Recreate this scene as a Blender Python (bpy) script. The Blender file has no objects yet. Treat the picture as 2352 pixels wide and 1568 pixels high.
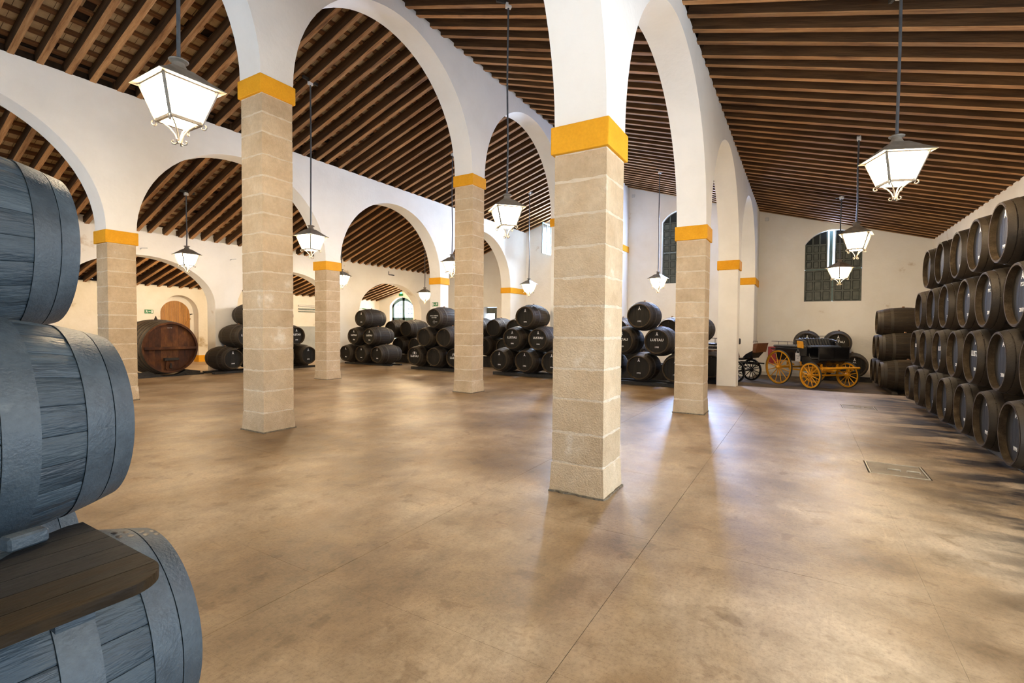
import bpy, bmesh, math, random
from mathutils import Vector, Matrix
random.seed(7)
R = random.Random(11)
PI = math.pi
sc = bpy.context.scene
COL = sc.collection

# ------------------------------------------------------------------ camera
F_PX, YAW, PITCH, ROLL, EYE = 1118.4439, .5386, -.0288, .0079, 1.65
cam = bpy.data.cameras.new('camera')
cam.sensor_fit = 'HORIZONTAL'; cam.sensor_width = 36.0; cam.lens = 36.0 * F_PX / 2352.0
cam.clip_start = .05; cam.clip_end = 300
camo = bpy.data.objects.new('camera', cam); COL.objects.link(camo)
up0 = Vector((0, 0, 1)); fw0 = Vector((math.cos(YAW), math.sin(YAW), 0)); rt0 = Vector((math.sin(YAW), -math.cos(YAW), 0))
fw = fw0 * math.cos(PITCH) + up0 * math.sin(PITCH); up1 = up0 * math.cos(PITCH) - fw0 * math.sin(PITCH)
rt = rt0 * math.cos(ROLL) + up1 * math.sin(ROLL); up2 = up1 * math.cos(ROLL) - rt0 * math.sin(ROLL)
rot = Matrix((rt, up2, -fw)).transposed().to_4x4()
camo.matrix_world = Matrix.Translation((0, 0, EYE)) @ rot
sc.camera = camo

# ------------------------------------------------------------------ world, daylight, exposure
w = bpy.data.worlds.new('sky'); sc.world = w; w.use_nodes = True
bg = w.node_tree.nodes['Background']; bg.inputs[0].default_value = (.62, .8, 1, 1); bg.inputs[1].default_value = 3.0
sc.view_settings.view_transform = 'Standard'; sc.view_settings.look = 'None'
sc.view_settings.gamma = 1; sc.view_settings.use_curve_mapping = False
sc.view_settings.exposure = 0.44
sc.cycles.max_bounces = 8; sc.cycles.diffuse_bounces = 5; sc.cycles.glossy_bounces = 4
sc.cycles.sample_clamp_indirect = 6
LAMP_GLOW = 85.0

def daylight(name, loc, direction, sx, sy, power, color=(.72, .84, 1)):
    l = bpy.data.lights.new(name, 'AREA'); l.shape = 'RECTANGLE'; l.size = sx; l.size_y = sy
    l.energy = power; l.color = color
    o = bpy.data.objects.new(name, l); COL.objects.link(o); o.location = loc
    o.rotation_euler = Vector(direction).to_track_quat('-Z', 'Y').to_euler()
    return o
# unseen doorways behind and beside, added for fill daylight; then the end-wall windows
daylight('daylight_fill_rear', (-6.9, 4.6, 2.2), (1, 0, 0), 4.6, 4.0, 14, (.95, .96, 1))
daylight('daylight_fill_rear', (-6.9, -.9, 2.0), (1, 0, 0), 3.6, 3.6, 10, (.95, .96, 1))
daylight('daylight_fill_side', (3.5, -3.98, 1.9), (0, 1, 0), 2.8, 3.4, 290, (.74, .86, 1))
daylight('daylight_fill_rear', (-6.9, 15.4, 2.0), (1, 0, 0), 4.0, 3.4, 14, (.95, .96, 1))
daylight('daylight_fill_rear', (-6.9, 10.0, 2.4), (1, 0, 0), 4.0, 4.0, 14, (.95, .96, 1))
daylight('daylight_carriage_window', (22.62, -.88, 4.6), (-1, 0, -.15), .3, 1.6, 220, (.45, .62, 1))
daylight('daylight_tall_window', (22.62, 4.12, 5.3), (-1, 0, -.15), .85, 2.9, 720, (.44, .6, 1))
daylight('daylight_high_window', (22.62, 10.1, 6.0), (-1, 0, -.15), 1.6, 1.5, 1100, (.6, .76, 1))
daylight('daylight_side_window', (22.62, 21.3, 2.9), (-1, 0, -.1), 1.6, 1.2, 200, (.8, .9, 1))
def assumed_lamp(loc, power):
    l = bpy.data.lights.new('assumed_warm_lamp', 'POINT'); l.energy = power; l.color = (1, .76, .46); l.shadow_soft_size = .12
    o = bpy.data.objects.new('assumed_warm_lamp', l); COL.objects.link(o); o.location = loc
# unseen assumed lights, added to brighten the outermost nave behind the low wall
for u_ in (4.6, 10.0, 15.4, 20.6): assumed_lamp((u_, 19.3, 3.4), 190)

# ------------------------------------------------------------------ materials
def nd(nt, typ, **kw):
    n = nt.nodes.new(typ)
    for k, v in kw.items(): setattr(n, k, v)
    return n
def mat(name, stops, scale=(6, 6, 6), rough=.7, rough2=None, bump=0, bscale=None, metal=0, coords='Object', detail=5,
        vary=0, spec=.5, fine=0, distort=0, bdist=.02):
    """noise-driven base colour; stops = [(pos, rgb), ...]"""
    m = bpy.data.materials.new(name); m.use_nodes = True; nt = m.node_tree
    b = nt.nodes['Principled BSDF']; b.inputs['Metallic'].default_value = metal
    b.inputs['Roughness'].default_value = rough; b.inputs['Specular IOR Level'].default_value = spec
    if coords == 'World':
        src = nd(nt, 'ShaderNodeNewGeometry').outputs['Position']
    else:
        src = nd(nt, 'ShaderNodeTexCoord').outputs['Object']
    oi = nd(nt, 'ShaderNodeObjectInfo')
    mp = nd(nt, 'ShaderNodeMapping'); mp.inputs['Scale'].default_value = scale
    nt.links.new(src, mp.inputs['Vector'])
    if coords != 'World':
        mul = nd(nt, 'ShaderNodeMath', operation='MULTIPLY'); mul.inputs[1].default_value = 37.0
        nt.links.new(oi.outputs['Random'], mul.inputs[0])
        nt.links.new(mul.outputs[0], mp.inputs['Location'])
    nz = nd(nt, 'ShaderNodeTexNoise'); nz.inputs['Scale'].default_value = 1; nz.inputs['Detail'].default_value = detail
    nz.inputs['Roughness'].default_value = .6; nz.inputs['Distortion'].default_value = distort
    nt.links.new(mp.outputs[0], nz.inputs['Vector'])
    cr = nd(nt, 'ShaderNodeValToRGB')
    els = cr.color_ramp.elements
    while len(els) < len(stops): els.new(.5)
    for e, (p, c) in zip(els, stops): e.position = p; e.color = (*c, 1)
    nt.links.new(nz.outputs['Fac'], cr.inputs[0])
    col = cr.outputs[0]
    if fine:
        n2 = nd(nt, 'ShaderNodeTexNoise'); n2.inputs['Scale'].default_value = 9; n2.inputs['Detail'].default_value = 3
        nt.links.new(mp.outputs[0], n2.inputs['Vector'])
        mr = nd(nt, 'ShaderNodeMapRange'); mr.inputs[1].default_value = .3; mr.inputs[2].default_value = .7
        mr.inputs[3].default_value = 1 - fine; mr.inputs[4].default_value = 1 + fine * .6
        nt.links.new(n2.outputs['Fac'], mr.inputs[0])
        mx = nd(nt, 'ShaderNodeVectorMath', operation='SCALE')
        nt.links.new(col, mx.inputs[0]); nt.links.new(mr.outputs[0], mx.inputs['Scale']); col = mx.outputs[0]
    if vary:
        hs = nd(nt, 'ShaderNodeHueSaturation')
        mr = nd(nt, 'ShaderNodeMapRange'); mr.inputs[3].default_value = 1 - vary; mr.inputs[4].default_value = 1 + vary
        nt.links.new(oi.outputs['Random'], mr.inputs[0]); nt.links.new(mr.outputs[0], hs.inputs['Value'])
        nt.links.new(col, hs.inputs['Color']); col = hs.outputs[0]
    nt.links.new(col, b.inputs['Base Color'])
    if rough2 is not None:
        mr = nd(nt, 'ShaderNodeMapRange'); mr.inputs[1].default_value = .3; mr.inputs[2].default_value = .7
        mr.inputs[3].default_value = rough; mr.inputs[4].default_value = rough2
        nt.links.new(nz.outputs['Fac'], mr.inputs[0]); nt.links.new(mr.outputs[0], b.inputs['Roughness'])
    if bump:
        bp = nd(nt, 'ShaderNodeBump'); bp.inputs['Strength'].default_value = bump; bp.inputs['Distance'].default_value = bdist
        n3 = nd(nt, 'ShaderNodeTexNoise'); n3.inputs['Detail'].default_value = 4
        n3.inputs['Scale'].default_value = 1
        mp3 = nd(nt, 'ShaderNodeMapping'); mp3.inputs['Scale'].default_value = bscale or tuple(s * 5 for s in scale)
        nt.links.new(src, mp3.inputs['Vector']); nt.links.new(mp3.outputs[0], n3.inputs['Vector'])
        nt.links.new(n3.outputs['Fac'], bp.inputs['Height']); nt.links.new(bp.outputs[0], b.inputs['Normal'])
    return m
def glow(name, color, strength):
    m = bpy.data.materials.new(name); m.use_nodes = True; nt = m.node_tree
    b = nt.nodes['Principled BSDF']; b.inputs['Base Color'].default_value = (*color, 1)
    b.inputs['Emission Color'].default_value = (*color, 1); b.inputs['Emission Strength'].default_value = strength
    return m
M = {}
M['plaster'] = mat('white_plaster', [(.25, (.78, .765, .73)), (.6, (.86, .85, .82))], (.9, .9, .9), .85, bump=.35, bscale=(14, 14, 14), coords='World', spec=.2)
M['plaster_end'] = mat('aged_plaster', [(.27, (.55, .44, .32)), (.34, (.79, .755, .69)), (.6, (.84, .815, .76))], (.9, .9, .9), .9, bump=.35, bscale=(12, 12, 12), coords='World', spec=.2)
M['plaster_stain'] = mat('stained_plaster', [(.3, (.42, .33, .2)), (.4, (.70, .66, .57)), (.7, (.78, .75, .69))], (1.1, 1.1, 1.1), .9, bump=.35, bscale=(12, 12, 12), coords='World', detail=8, spec=.2)
M['yellow'] = mat('yellow_limewash', [(.3, (.72, .335, .012)), (.7, (.80, .39, .018))], (4, 4, 4), .75, bump=.3, bscale=(40, 40, 40), fine=.06, spec=.25)
M['stone'] = mat('sandstone', [(.25, (.47, .35, .215)), (.5, (.56, .435, .285)), (.66, (.62, .50, .345)), (.74, (.74, .66, .54))], (2.2, 2.2, 2.2), .9, bump=.7, bscale=(60, 60, 60), vary=.07, fine=.08, spec=.2)
M['mortar'] = mat('lime_mortar', [(.3, (.60, .51, .385)), (.7, (.70, .62, .49))], (8, 8, 8), .95, bump=.8, bscale=(40, 40, 40), spec=.15)
M['foot'] = mat('dark_joint_filler', [(.3, (.07, .06, .045)), (.7, (.25, .2, .13))], (25, 25, 25), .95)
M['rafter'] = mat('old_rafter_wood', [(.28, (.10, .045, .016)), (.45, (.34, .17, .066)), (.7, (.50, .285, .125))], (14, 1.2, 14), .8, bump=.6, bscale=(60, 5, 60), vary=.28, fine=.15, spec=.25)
M['rafter_side_shade'] = mat('shaded_rafter_flank', [(.3, (.040, .019, .007)), (.7, (.105, .052, .020))], (14, 1.2, 14), .85, bump=.5, bscale=(60, 5, 60), vary=.2, spec=.2)  # darker copy of the rafter wood: shade on the flanks put into the colour
M['batten'] = mat('batten_wood', [(.3, (.10, .042, .016)), (.7, (.20, .09, .035))], (1.2, 20, 20), .85, vary=.25, spec=.2)
M['deck'] = mat('dark_roof_boarding', [(.3, (.018, .012, .008)), (.7, (.06, .035, .02))], (3, 3, 3), .9, coords='World', spec=.1)
M['tile'] = mat('clay_tile', [(.30, (.05, .032, .017)), (.38, (.42, .275, .135)), (.65, (.60, .43, .23))], (2.6, 2.6, 2.6), .9, bump=.4, bscale=(30, 30, 30), vary=.25, coords='World', detail=6, spec=.15)
M['barrel'] = mat('dark_oak_staves', [(.3, (.014, .0095, .006)), (.55, (.028, .020, .012)), (.8, (.055, .040, .024))], (1.6, 9, 9), .55, .75, bump=.5, bscale=(5, 60, 60), vary=.2, fine=.2, spec=.3)
M['hoop'] = mat('painted_iron_hoop', [(.3, (.018, .013, .008)), (.7, (.042, .031, .019))], (6, 6, 6), .5, .68, bump=.2, bscale=(60, 60, 60), vary=.15, spec=.5)
M['head'] = mat('black_painted_head', [(.3, (.010, .009, .007)), (.7, (.022, .019, .015))], (4, 14, 1.6), .58, .72, bump=.35, bscale=(20, 70, 6), spec=.16)
M['rim'] = mat('worn_chime', [(.3, (.030, .021, .013)), (.55, (.060, .043, .026)), (.8, (.12, .09, .056))], (9, 9, 9), .8, vary=.15, fine=.25, spec=.12)
M['blue_stave'] = mat('slate_blue_staves', [(.28, (.018, .032, .045)), (.48, (.036, .057, .075)), (.64, (.056, .081, .100)), (.76, (.12, .15, .168))], (2.2, 12, 12), .45, .68, bump=.45, bscale=(9, 90, 90), vary=.12, fine=.1, spec=.42)
M['blue_hoop'] = mat('slate_blue_hoop', [(.3, (.028, .044, .059)), (.5, (.046, .068, .087)), (.68, (.066, .092, .112)), (.78, (.14, .17, .185))], (5, 5, 5), .42, .62, bump=.22, bscale=(90, 90, 90), vary=.08, fine=.16, spec=.5)
M['under'] = mat('dark_gap', [(.3, (.006, .006, .006)), (.7, (.012, .012, .012))], (3, 3, 3), .9)
M['white_paint'] = mat('white_sign_paint', [(.3, (.74, .74, .72)), (.7, (.82, .82, .8))], (9, 9, 9), .6)
M['chalk'] = mat('chalk', [(.3, (.45, .44, .40)), (.7, (.62, .6, .55))], (60, 60, 60), .9)
M['cork'] = mat('cork_bung', [(.3, (.18, .09, .045)), (.7, (.28, .15, .08))], (30, 30, 30), .9)
M['skid'] = mat('tarred_timber', [(.3, (.012, .010, .008)), (.7, (.035, .028, .02))], (8, 8, 8), .7, bump=.4)
M['table'] = mat('dark_varnished_board', [(.3, (.004, .0045, .006)), (.5, (.009, .010, .012)), (.7, (.024, .027, .030))], (2.5, 9, 4), .5, .66, bump=.4, bscale=(6, 70, 20), vary=.3, fine=.25, spec=.15)
M['table_front'] = mat('worn_brown_board', [(.3, (.006, .005, .004)), (.5, (.022, .014, .006)), (.7, (.045, .028, .011))], (2.5, 9, 4), .5, .66, bump=.4, bscale=(6, 70, 20), fine=.25, spec=.13)
M['iron'] = mat('lantern_iron', [(.3, (.16, .135, .105)), (.7, (.27, .235, .19))], (9, 9, 9), .55, spec=.4)
M['black_iron'] = mat('black_iron', [(.3, (.012, .012, .013)), (.7, (.03, .03, .032))], (9, 9, 9), .4, metal=.3)
M['lamp'] = glow('lit_frosted_glass', (1.0, .76, .47), LAMP_GLOW)
M['bulb'] = glow('lit_bulb', (1.0, .86, .62), LAMP_GLOW * 2)
M['cable'] = mat('grey_cable', [(.3, (.05, .055, .06)), (.7, (.09, .1, .11))], (9, 9, 9), .4)
M['whiteplastic'] = mat('white_plastic', [(.3, (.6, .6, .58)), (.7, (.7, .7, .68))], (9, 9, 9), .5)
M['green_sign'] = mat('green_sign', [(.3, (.008, .16, .05)), (.7, (.012, .2, .065))], (9, 9, 9), .45)
M['green_lamp'] = glow('lit_green_lamp', (.05, .9, .35), 6)
M['shutter'] = mat('dark_green_shutter', [(.3, (.045, .055, .044)), (.7, (.09, .10, .078))], (6, 6, 6), .45, .6, bump=.2, spec=.5)
M['shutter_back'] = mat('shutter_groove_shade', [(.3, (.006, .008, .007)), (.7, (.012, .015, .013))], (6, 6, 6), .8)  # leaf backing darkened so recesses round the panels look shaded
M['sash'] = mat('green_blue_sash', [(.3, (.06, .12, .12)), (.7, (.09, .16, .16))], (6, 6, 6), .45)
M['door'] = mat('varnished_door_board', [(.3, (.30, .125, .018)), (.55, (.43, .20, .035)), (.8, (.52, .27, .06))], (14, 14, 1.2), .5, bump=.4, bscale=(80, 80, 6), vary=.14, fine=.2)
M['earth'] = mat('dark_earth_floor', [(.3, (.045, .030, .018)), (.55, (.10, .068, .040)), (.8, (.17, .12, .075))], (1.6, 1.6, 1.6), .75, .95, bump=.5, bscale=(12, 12, 12), coords='World', detail=8)
M['vat_head'] = mat('red_brown_vat_head', [(.28, (.018, .007, .003)), (.48, (.065, .021, .006)), (.7, (.15, .058, .015))], (2.2, 2.2, 1.2), .55, .7, bump=.4, bscale=(30, 10, 10), fine=.2, spec=.2)
M['vat_body'] = mat('vat_staves', [(.3, (.05, .033, .016)), (.7, (.12, .082, .042))], (9, 1.5, 9), .65, bump=.4, vary=.1)
M['cyellow'] = mat('carriage_yellow', [(.3, (.70, .30, .008)), (.7, (.82, .39, .015))], (6, 6, 6), .35, vary=.05)
M['cblack'] = mat('carriage_black', [(.3, (.006, .006, .007)), (.7, (.014, .014, .016))], (5, 5, 5), .18, spec=.6)
M['leather'] = mat('black_leather', [(.3, (.010, .011, .013)), (.7, (.022, .024, .028))], (12, 12, 12), .3, bump=.3, bscale=(60, 60, 60), spec=.6)
M['rubber'] = mat('dark_tyre', [(.3, (.02, .019, .018)), (.7, (.05, .047, .043))], (9, 9, 9), .7)
M['cbrown'] = mat('carriage_brown_wood', [(.3, (.09, .032, .012)), (.7, (.17, .07, .028))], (2, 12, 12), .4)
M['paper'] = mat('white_card', [(.3, (.6, .58, .54)), (.7, (.68, .66, .62))], (9, 9, 9), .7)
M['red'] = mat('red_enamel', [(.3, (.30, .012, .012)), (.7, (.38, .02, .018))], (5, 5, 5), .4)
M['steel'] = mat('galvanised_frame', [(.3, (.30, .25, .17)), (.7, (.48, .42, .31))], (12, 12, 12), .45, metal=.2)
M['hatch'] = mat('concrete_hatch', [(.3, (.14, .10, .055)), (.7, (.25, .19, .115))], (5, 5, 5), .5, bump=.3, bscale=(50, 50, 50))
M['pipe'] = mat('grey_green_pipe', [(.3, (.16, .2, .18)), (.7, (.28, .32, .3))], (5, 5, 5), .5)
M['green_cable'] = mat('green_cable', [(.3, (.02, .22, .05)), (.7, (.03, .3, .07))], (5, 5, 5), .5)
M['text_dark'] = mat('dark_print', [(.3, (.03, .03, .03)), (.7, (.05, .05, .05))], (9, 9, 9), .7)
M['wallpanel'] = mat('grey_wall_panel', [(.3, (.30, .32, .31)), (.7, (.38, .4, .39))], (2, 2, 2), .6)
M['pane'] = bpy.data.materials.new('window_glass'); M['pane'].use_nodes = True
_b = M['pane'].node_tree.nodes['Principled BSDF']; _b.inputs['Base Color'].default_value = (.75, .88, 1, 1)
_b.inputs['Transmission Weight'].default_value = 1; _b.inputs['Roughness'].default_value = .25; _b.inputs['IOR'].default_value = 1.1

def floor_material():
    m = bpy.data.materials.new('polished_brown_concrete'); m.use_nodes = True; nt = m.node_tree; L = nt.links
    b = nt.nodes['Principled BSDF']; g = nd(nt, 'ShaderNodeNewGeometry').outputs['Position']
    def noise(scale, detail=6, rough=.6, sx=1, sy=1, dist=0):
        mp = nd(nt, 'ShaderNodeMapping'); mp.inputs['Scale'].default_value = (sx, sy, 1); L.new(g, mp.inputs['Vector'])
        n = nd(nt, 'ShaderNodeTexNoise'); n.inputs['Scale'].default_value = scale; n.inputs['Detail'].default_value = detail
        n.inputs['Roughness'].default_value = rough; n.inputs['Distortion'].default_value = dist
        L.new(mp.outputs[0], n.inputs['Vector']); return n.outputs['Fac']
    def ramp(f, stops):
        c = nd(nt, 'ShaderNodeValToRGB'); e = c.color_ramp.elements
        while len(e) < len(stops): e.new(.5)
        for k, (p, v) in zip(e, stops): k.position = p; k.color = (*v, 1)
        L.new(f, c.inputs[0]); return c.outputs[0]
    def mul(a, bb, fac=1):
        x = nd(nt, 'ShaderNodeMix', data_type='RGBA', blend_type='MULTIPLY'); x.inputs['Factor'].default_value = fac
        L.new(a, x.inputs['A']); L.new(bb, x.inputs['B']); return x.outputs['Result']
    n1 = noise(.55, 8, .62)
    base = ramp(n1, [(.32, (.150, .092, .043)), (.47, (.285, .196, .108)), (.62, (.44, .34, .225))])
    n2 = noise(2.6, 7, .7)
    base = mul(base, ramp(n2, [(.28, (.58, .53, .46)), (.48, (.92, .91, .89)), (.72, (1.18, 1.17, 1.14))]))
    n3 = noise(40, 4, .7)
    base = mul(base, ramp(n3, [(.28, (.72, .7, .68)), (.5, (1, 1, 1)), (.75, (1.08, 1.08, 1.06))]))
    n6 = noise(9, 7, .75, sx=.8, sy=1.4, dist=1.2)
    base = mul(base, ramp(n6, [(.3, (.86, .85, .83)), (.5, (1, 1, 1)), (.72, (1.08, 1.07, 1.06))]))
    n4 = noise(1.1, 9, .72, dist=.8)
    base = mul(base, ramp(n4, [(.2, (.42, .38, .33)), (.36, (.92, .9, .88)), (.6, (1, 1, 1))]))
    base = mul(base, ramp(noise(4.2, 4, .55, dist=.4), [(.60, (1, 1, 1)), (.66, (.76, .72, .67))]))
    base = mul(base, ramp(noise(150, 2, .5), [(.27, (.55, .5, .45)), (.34, (1, 1, 1))]))
    base = mul(base, ramp(noise(1.6, 3, .5, sx=24, sy=.8, dist=2.5), [(.63, (1, 1, 1)), (.68, (.86, .84, .82))]))
    base = mul(base, ramp(noise(1.9, 3, .5, sx=.7, sy=26, dist=2.5), [(.66, (1, 1, 1)), (.71, (1.16, 1.15, 1.13))]))
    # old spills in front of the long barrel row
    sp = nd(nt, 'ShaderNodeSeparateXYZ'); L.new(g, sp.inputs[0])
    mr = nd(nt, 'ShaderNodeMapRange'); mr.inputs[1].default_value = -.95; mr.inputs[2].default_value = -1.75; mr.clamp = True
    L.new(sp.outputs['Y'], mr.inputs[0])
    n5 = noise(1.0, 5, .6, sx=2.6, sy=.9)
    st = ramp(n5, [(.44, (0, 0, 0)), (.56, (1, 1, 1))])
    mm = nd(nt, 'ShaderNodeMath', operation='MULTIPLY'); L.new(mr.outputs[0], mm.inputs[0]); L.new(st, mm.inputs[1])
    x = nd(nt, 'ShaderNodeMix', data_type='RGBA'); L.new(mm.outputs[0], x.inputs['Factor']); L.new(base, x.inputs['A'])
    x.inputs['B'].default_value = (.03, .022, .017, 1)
    L.new(x.outputs['Result'], b.inputs['Base Color'])
    rr = nd(nt, 'ShaderNodeMapRange'); rr.inputs[1].default_value = .3; rr.inputs[2].default_value = .7
    rr.inputs[3].default_value = .34; rr.inputs[4].default_value = .52
    L.new(n2, rr.inputs[0]); L.new(rr.outputs[0], b.inputs['Roughness'])
    b.inputs['Specular IOR Level'].default_value = .5
    bp = nd(nt, 'ShaderNodeBump'); bp.inputs['Strength'].default_value = .2; bp.inputs['Distance'].default_value = .01
    L.new(n3, bp.inputs['Height']); L.new(bp.outputs[0], b.inputs['Normal'])
    return m
M['floor'] = floor_material()

# ------------------------------------------------------------------ mesh helpers
class MB:
    def __init__(s): s.v = []; s.f = []
    def add(s, vs, fs):
        o = len(s.v); s.v += [tuple(v) for v in vs]; s.f += [tuple(i + o for i in f) for f in fs]; return s
    def box(s, x0, x1, y0, y1, z0, z1):
        return s.add([(x0, y0, z0), (x1, y0, z0), (x1, y1, z0), (x0, y1, z0), (x0, y0, z1), (x1, y0, z1), (x1, y1, z1), (x0, y1, z1)],
                     [(3, 2, 1, 0), (4, 5, 6, 7), (0, 1, 5, 4), (1, 2, 6, 5), (2, 3, 7, 6), (3, 0, 4, 7)])
    def bar(s, a, b, wd, ht, upv=(0, 0, 1)):
        a = Vector(a); b = Vector(b); d = (b - a).normalized(); u = Vector(upv)
        if abs(d.dot(u)) > .99: u = Vector((1, 0, 0))
        side = d.cross(u).normalized() * wd / 2; u2 = side.cross(d).normalized() * ht / 2
        vs = [a - side - u2, a + side - u2, a + side + u2, a - side + u2, b - side - u2, b + side - u2, b + side + u2, b - side + u2]
        return s.add(vs, [(0, 1, 2, 3), (7, 6, 5, 4), (4, 5, 1, 0), (5, 6, 2, 1), (6, 7, 3, 2), (7, 4, 0, 3)])
    def tube(s, pts, r, n=8, closed=False):
        pts = [Vector(p) for p in pts]; rs = r if isinstance(r, (list, tuple)) else [r] * len(pts)
        o = len(s.v); prev = None; m = len(pts)
        for i, p in enumerate(pts):
            if closed: d = (pts[(i + 1) % m] - pts[i - 1]).normalized()
            else: d = (pts[min(i + 1, m - 1)] - pts[max(i - 1, 0)]).normalized()
            if prev is None:
                u = Vector((0, 0, 1)) if abs(d.z) < .9 else Vector((1, 0, 0))
                a = d.cross(u).normalized()
            else: a = (prev - d * prev.dot(d)).normalized()
            prev = a; b = d.cross(a)
            for k in range(n):
                t = 2 * PI * k / n; s.v.append(tuple(p + (a * math.cos(t) + b * math.sin(t)) * rs[i]))
        for i in range(m if closed else m - 1):
            j = (i + 1) % m
            for k in range(n):
                l = (k + 1) % n
                s.f.append((o + i * n + k, o + i * n + l, o + j * n + l, o + j * n + k))
        if not closed:
            s.f.append(tuple(o + k for k in range(n))[::-1]); s.f.append(tuple(o + (m - 1) * n + k for k in range(n)))
        return s
    def lathe(s, prof, n=24, axis='Z', close=False):
        """prof: (radius, height) list"""
        o = len(s.v)
        for (r, h) in prof:
            for k in range(n):
                t = 2 * PI * k / n; c, q = r * math.cos(t), r * math.sin(t)
                s.v.append((c, q, h) if axis == 'Z' else (h, c, q) if axis == 'X' else (q, h, c))
        m = len(prof)
        for i in range(m if close else m - 1):
            j = (i + 1) % m
            for k in range(n):
                l = (k + 1) % n; s.f.append((o + i * n + k, o + i * n + l, o + j * n + l, o + j * n + k))
        return s
    def disc(s, r, h, n=24, axis='Z', flip=False):
        o = len(s.v)
        for k in range(n):
            t = 2 * PI * k / n; c, q = r * math.cos(t), r * math.sin(t)
            s.v.append((c, q, h) if axis == 'Z' else (h, c, q) if axis == 'X' else (q, h, c))
        f = tuple(o + k for k in range(n)); s.f.append(f[::-1] if flip else f); return s
    def prism(s, poly, a, b, axis='Z'):
        """poly of 2-D points extruded from a to b; axis X: points are (y,z); Y: (x,z); Z: (x,y)"""
        def P(p, h): return (p[0], p[1], h) if axis == 'Z' else (h, p[0], p[1]) if axis == 'X' else (p[0], h, p[1])
        o = len(s.v); n = len(poly)
        s.v += [P(p, a) for p in poly] + [P(p, b) for p in poly]
        s.f.append(tuple(o + i for i in range(n))[::-1]); s.f.append(tuple(o + n + i for i in range(n)))
        for i in range(n):
            j = (i + 1) % n; s.f.append((o + i, o + j, o + n + j, o + n + i))
        return s
    def mesh(s, name, m, smooth=False, fix=True):
        me = bpy.data.meshes.new(name); me.from_pydata(s.v, [], s.f)
        if fix:
            bm = bmesh.new(); bm.from_mesh(me); bmesh.ops.recalc_face_normals(bm, faces=bm.faces); bm.to_mesh(me); bm.free()
        me.materials.append(m)
        if smooth:
            me.polygons.foreach_set('use_smooth', [True] * len(me.polygons))
            try: me.set_sharp_from_angle(angle=math.radians(40))
            except Exception: pass
        me.update(); return me
    def build(s, name, m, parent=None, smooth=False, loc=None, fix=True):
        return put(name, s.mesh(name, m, smooth, fix), parent, loc)
def put(name, me, parent=None, loc=None, rot=None):
    o = bpy.data.objects.new(name, me); COL.objects.link(o)
    if parent is not None: o.parent = parent
    if loc is not None: o.location = loc
    if rot is not None: o.rotation_euler = rot
    return o
def bevel(me, wd, seg=1):
    bm = bmesh.new(); bm.from_mesh(me)
    bmesh.ops.bevel(bm, geom=list(bm.edges), offset=wd, segments=seg, affect='EDGES', profile=.6); bm.to_mesh(me); bm.free(); return me
def thing(name, label, cat, loc=(0, 0, 0), rz=0, group=None):
    o = bpy.data.objects.new(name, None); COL.objects.link(o); o.location = loc; o.rotation_euler = (0, 0, rz)
    o.empty_display_size = .2
    return tag(o, label, cat, group)
def tag(o, label, cat, group=None):
    o['label'] = label; o['category'] = cat
    if group: o['group'] = group
    return o
def struct(o, label=None):
    o['kind'] = 'structure'
    if label: o['label'] = label
    return o
def stuff(o): o['kind'] = 'stuff'; return o
def dup(root):
    r = root.copy(); COL.objects.link(r)
    for ch in list(root.children):
        c = ch.copy(); COL.objects.link(c); c.parent = r
        for g in ch.children:
            d = g.copy(); COL.objects.link(d); d.parent = c
    return r
_txt = {}
def text_mesh(body, size, m, spacing=1.0, extr=.0015):
    k = (body, size, m.name, spacing)
    if k not in _txt:
        cu = bpy.data.curves.new('lettering', 'FONT'); cu.body = body; cu.size = size; cu.align_x = 'CENTER'; cu.align_y = 'CENTER'
        cu.extrude = extr; cu.resolution_u = 2; cu.space_character = spacing; cu.offset = size * .012
        o = bpy.data.objects.new('lettering', cu); COL.objects.link(o)
        dg = bpy.context.evaluated_depsgraph_get()
        me = bpy.data.meshes.new_from_object(o.evaluated_get(dg)); me.materials.clear(); me.materials.append(m)
        bpy.data.objects.remove(o); bpy.data.curves.remove(cu); me.name = 'lettering'
        _txt[k] = me
    return _txt[k]

# ------------------------------------------------------------------ grid of the hall
U0, DU, V0, DV = 4.679, 5.4392, 1.8904, 5.4383
VA, VB, VC, VD = V0, V0 + DV, V0 + 2 * DV, V0 + 3 * DV
U = [U0 + k * DU for k in range(-2, 4)]          # index 2 -> first visible column
UEND, UBACK = 22.3, -7.0
ZB, ZT, DZB = 3.361, 3.629, 1.797
VR, VE = -3.85, 23.2
HW = .27                                          # half thickness of arcade walls
SUNK = -.17
PROF = [(VR, 4.83), (VA - .26, 6.42), (VB, 8.21), (VC - .26, 6.555), (VD - .26, 4.56), (VE, 3.23)]
def roof_z(v):
    if v <= PROF[0][0]: (a, za), (b, zb) = PROF[0], PROF[1]
    elif v >= PROF[-1][0]: (a, za), (b, zb) = PROF[-2], PROF[-1]
    else:
        for (a, za), (b, zb) in zip(PROF, PROF[1:]):
            if a <= v <= b: break
    return za + (v - a) * (zb - za) / (b - a)

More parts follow.
